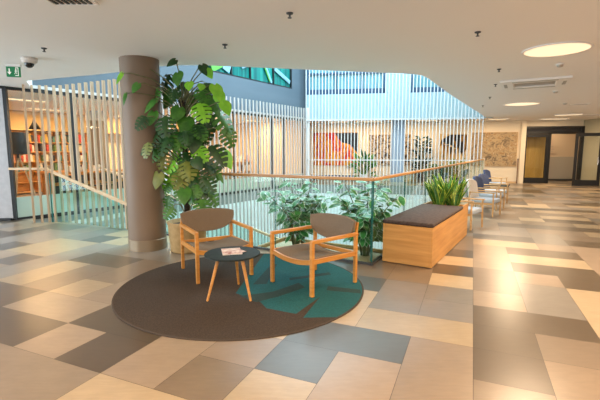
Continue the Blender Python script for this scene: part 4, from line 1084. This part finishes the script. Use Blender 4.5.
obj('carton', box(B(), (0, 0, .15), (.34, .2, .30)), M['red'], rb); obj('lid', box(B(), (0, 0, .30), (.345, .205, .03)), M['red'], rb)

# library column
lcn = thing('column', 'grey-beige column with pale collar inside the library, seen between oak slats', 'column', LT3(4.22, 4.0))
obj('shaft', lathe(B(), [(.31, 0), (.31, CH - .35)], 40), mat('library_column_paint', (.20, .17, .13), .6), lcn, smooth=True)
obj('collar', lathe(B(), [(.312, CH - .35), (.312, CH)], 40), mat('collar_grey', (.50, .52, .55), .5), lcn, smooth=True)
# floor lamp with black shade
fl = thing('floor_lamp', 'big floor lamp with black conical shade on a wooden tripod', 'floor lamp', LT3(.52, 1.0))
obj('shade', lathe(B(), [(.19, 2.03), (.27, 1.50), (.265, 1.50), (.185, 2.03)], 40), M['dark'], fl, smooth=True)
obj('socket', tube(B(), [(0, 0, 1.36), (0, 0, 1.62)], .02), M['black'], fl)
for k in range(3):
    a = 2 * PI * k / 3 + .5; obj('leg', tube(B(), [(.42 * math.cos(a), .42 * math.sin(a), 0), (.02 * math.cos(a), .02 * math.sin(a), 1.40)], [.016, .018], 8), M['palewood'], fl)
obj('spider', box(B(), (0, 0, 1.62), (.46, .012, .012)), M['black'], fl)
# pendant
pd = thing('pendant_lamp', 'small black conical pendant lamp hanging inside the library', 'pendant lamp', LT3(1.57, 2.5, CH))
obj('cord', tube(B(), [(0, 0, 0), (0, 0, -.55)], .006, 6), M['black'], pd)
obj('shade', lathe(B(), [(.03, -.52), (.05, -.60), (.155, -.80), (.15, -.80), (.04, -.60)], 28), M['black'], pd, smooth=True)
obj('bulb', lathe(B(), [(0, -.68), (.04, -.71), (.04, -.76), (0, -.80)], 16), mat('bulb_glow', (1, .9, .7), .5, emit=(1, .75, .45), es=12), pd, smooth=True)
# long counter and reading tables
cb_ = thing('counter', 'long honey oak library counter with dark open front, beyond the oak slats', 'counter', LT3(4.3, 3.2), LA)
obj('worktop', box(B(), (0, 0, .86), (4.6, .62, .05)), M['oak'], cb_, bevel=.006)
for x in (-2.2, -.75, .75, 2.2): obj('side_panel', box(B(), (x, 0, .42), (.05, .56, .835)), M['oak'], cb_)
obj('back_panel', box(B(), (0, .25, .45), (4.4, .03, .6)), M['dark'], cb_)
obj('lower_rail', box(B(), (0, -.2, .52), (4.4, .04, .10)), M['oak'], cb_)
obj('skirt', box(B(), (0, -.22, .06), (4.4, .03, .12)), M['oak'], cb_)
def open_thing(t, k, kind, lab, n_):
    if kind == 'screen':
        o = thing('monitor', lab, 'monitor', LT3(t, k, .885), LA + .3)
        obj('panel', box(B(), (0, 0, .30), (.50, .03, .32)), M['dark'], o); obj('screen', box(B(), (0, -.017, .30), (.47, .006, .29)), mat('screen_blue', (.10, .14, .24), .2), o)
        obj('stand', box(B(), (0, .02, .07), (.06, .03, .14)), M['dark'], o); obj('foot', box(B(), (0, .0, .006), (.22, .16, .012)), M['dark'], o)
    else:
        w, h_ = .07, .22
        for q_ in range(n_):
            ci = (q_ * 3 + int(t * 5)) % 10; p = Lp(t + q_ * .085, k)
            book((*p, .885), LA, w, .17, h_ - .03 * (q_ % 3), ci, lab % cn[ci], 'books standing on the counter')
open_thing(4.95, 3.1, 'screen', 'dark monitor on the library counter close to the round taupe column', 0)
open_thing(5.75, 3.05, 'screen', 'dark monitor at the far right end of the library counter', 0)
open_thing(2.7, 3.2, 'b', '%s book standing on the library counter before the bookshelf', 8)
open_thing(3.5, 3.2, 'b', '%s book standing on the library counter beside the black mullion', 6)
def libchair(t, k, rz, lab, first=[None]):
    if first[0] is None:
        o = thing('library_chair', lab, 'chair', LT3(t, k), rz, 'library chairs'); first[0] = o
        obj('seat', box(B(), (0, 0, .45), (.44, .44, .05)), M['dark'], o, bevel=.015); obj('backrest', box(B(), (0, .21, .70), (.42, .03, .26)), M['dark'], o, bevel=.012)
        for sx in (-1, 1):
            obj('leg', obb(B(), (sx * .19, -.19, 0), (sx * .18, -.18, .43), .03, .03, (0, 1, 0)), M['palewood'], o)
            obj('leg', obb(B(), (sx * .19, .21, 0), (sx * .19, .2, .82), .03, .03, (0, 1, 0)), M['palewood'], o)
    else:
        o = copy_tree(first[0]); o.location = LT3(t, k); o.rotation_euler.z = rz; o['label'] = lab
libchair(2.55, 2.2, LA + 3.0, 'dark library chair on pale legs, nearest the floor lamp')
libchair(3.4, 2.3, LA + 3.3, 'dark library chair on pale legs, second from the floor lamp')
libchair(4.6, 2.2, LA + 2.9, 'dark library chair on pale legs, before the grey library column')
libchair(5.6, 2.3, LA + 3.2, 'dark library chair on pale legs, nearest the round taupe column')
# low tables and low bookcase behind the pale slats
lb = thing('bookcase', 'low pale bookcase of dark books seen through the pale slats', 'bookcase', LT3(9.6, 3.6), LA)
obj('carcass', box(B(), (0, .13, .55), (5.2, .03, 1.1)), M['palewood'], lb)
for z in (.06, .52, 1.0): obj('shelf', box(B(), (0, 0, z), (5.2, .28, .03)), M['palewood'], lb)
for x in (-2.6, -1.3, 0, 1.3, 2.6): obj('upright', box(B(), (x, 0, .53), (.03, .28, 1.06)), M['palewood'], lb)
mtx = Matrix.Translation(LT3(9.6, 3.6)) @ Matrix.Rotation(LA, 4, 'Z')
for li, z in ((0, .535), (1, 1.015)):
    x = -2.5
    while x < 2.5:
        if RB.random() < .35: x += RB.uniform(.1, .35); continue
        w = RB.uniform(.07, .13); ci = RB.choice((1, 6, 5, 2, 0, 8))
        if any(abs(x + w / 2 - u) < w / 2 + .03 for u in (-1.3, 0, 1.3)) and li == 0: x += .1; continue
        book(mtx @ V((x + w / 2, .0, z)), LA, w, .18, RB.uniform(.22, .34), ci, '%s spine %s the low bookcase behind the pale slats' % (cn[ci], ('inside', 'standing on top of')[li]), 'books of the low bookcase, %s, %s' % (('inside', 'on top')[li], cn[ci]))
        x += w + .005

# ------------------------------------------------------------------ light, world, camera
w_ = bpy.data.worlds.new('World'); S.world = w_; w_.use_nodes = True
bg = w_.node_tree.nodes['Background']; bg.inputs[0].default_value = (.62, .82, 1, 1); bg.inputs[1].default_value = .5
ld_ = bpy.data.lights.new('skylight', 'AREA'); ld_.shape = 'RECTANGLE'; ld_.size = 8.5; ld_.size_y = 9.0; ld_.energy = 1250; ld_.color = (.66, .90, 1.0)
lo_ = bpy.data.objects.new('skylight', ld_); COL.objects.link(lo_); lo_.location = (.5, 13.2, 8.5); lo_.rotation_euler = (0, 0, math.radians(-30))

for nm, loc, rot, w, h, e in (('added_daylight_left', (-11.0, 2.35, 1.55), (0, -PI / 2, 0), 2.7, 10.8, 560), ('added_daylight_rear', (.4, -8.0, 1.55), (PI / 2, 0, 0), 18, 2.7, 130)):  # fill lamps added outside the two unseen windows, left and behind
    d_ = bpy.data.lights.new(nm, 'AREA'); d_.shape = 'RECTANGLE'; d_.size = w; d_.size_y = h; d_.energy = e; d_.color = (.74, .88, 1.0)
    q_ = bpy.data.objects.new(nm, d_); COL.objects.link(q_); q_.location = loc; q_.rotation_euler = rot
cam = bpy.data.cameras.new('camera'); co_ = bpy.data.objects.new('camera', cam); COL.objects.link(co_)
cam.sensor_width = 36; cam.lens = 36 * 400 / 600; cam.clip_start = .05
co_.location = (0, 0, 1.6); co_.rotation_euler = (PI / 2 - math.atan(50 / 400), 0, 0)
S.camera = co_
S.view_settings.view_transform = 'Standard'; S.view_settings.look = 'None'; S.view_settings.gamma = 1; S.view_settings.use_curve_mapping = False
S.view_settings.exposure = 0.85
S.cycles.transparent_max_bounces = 24
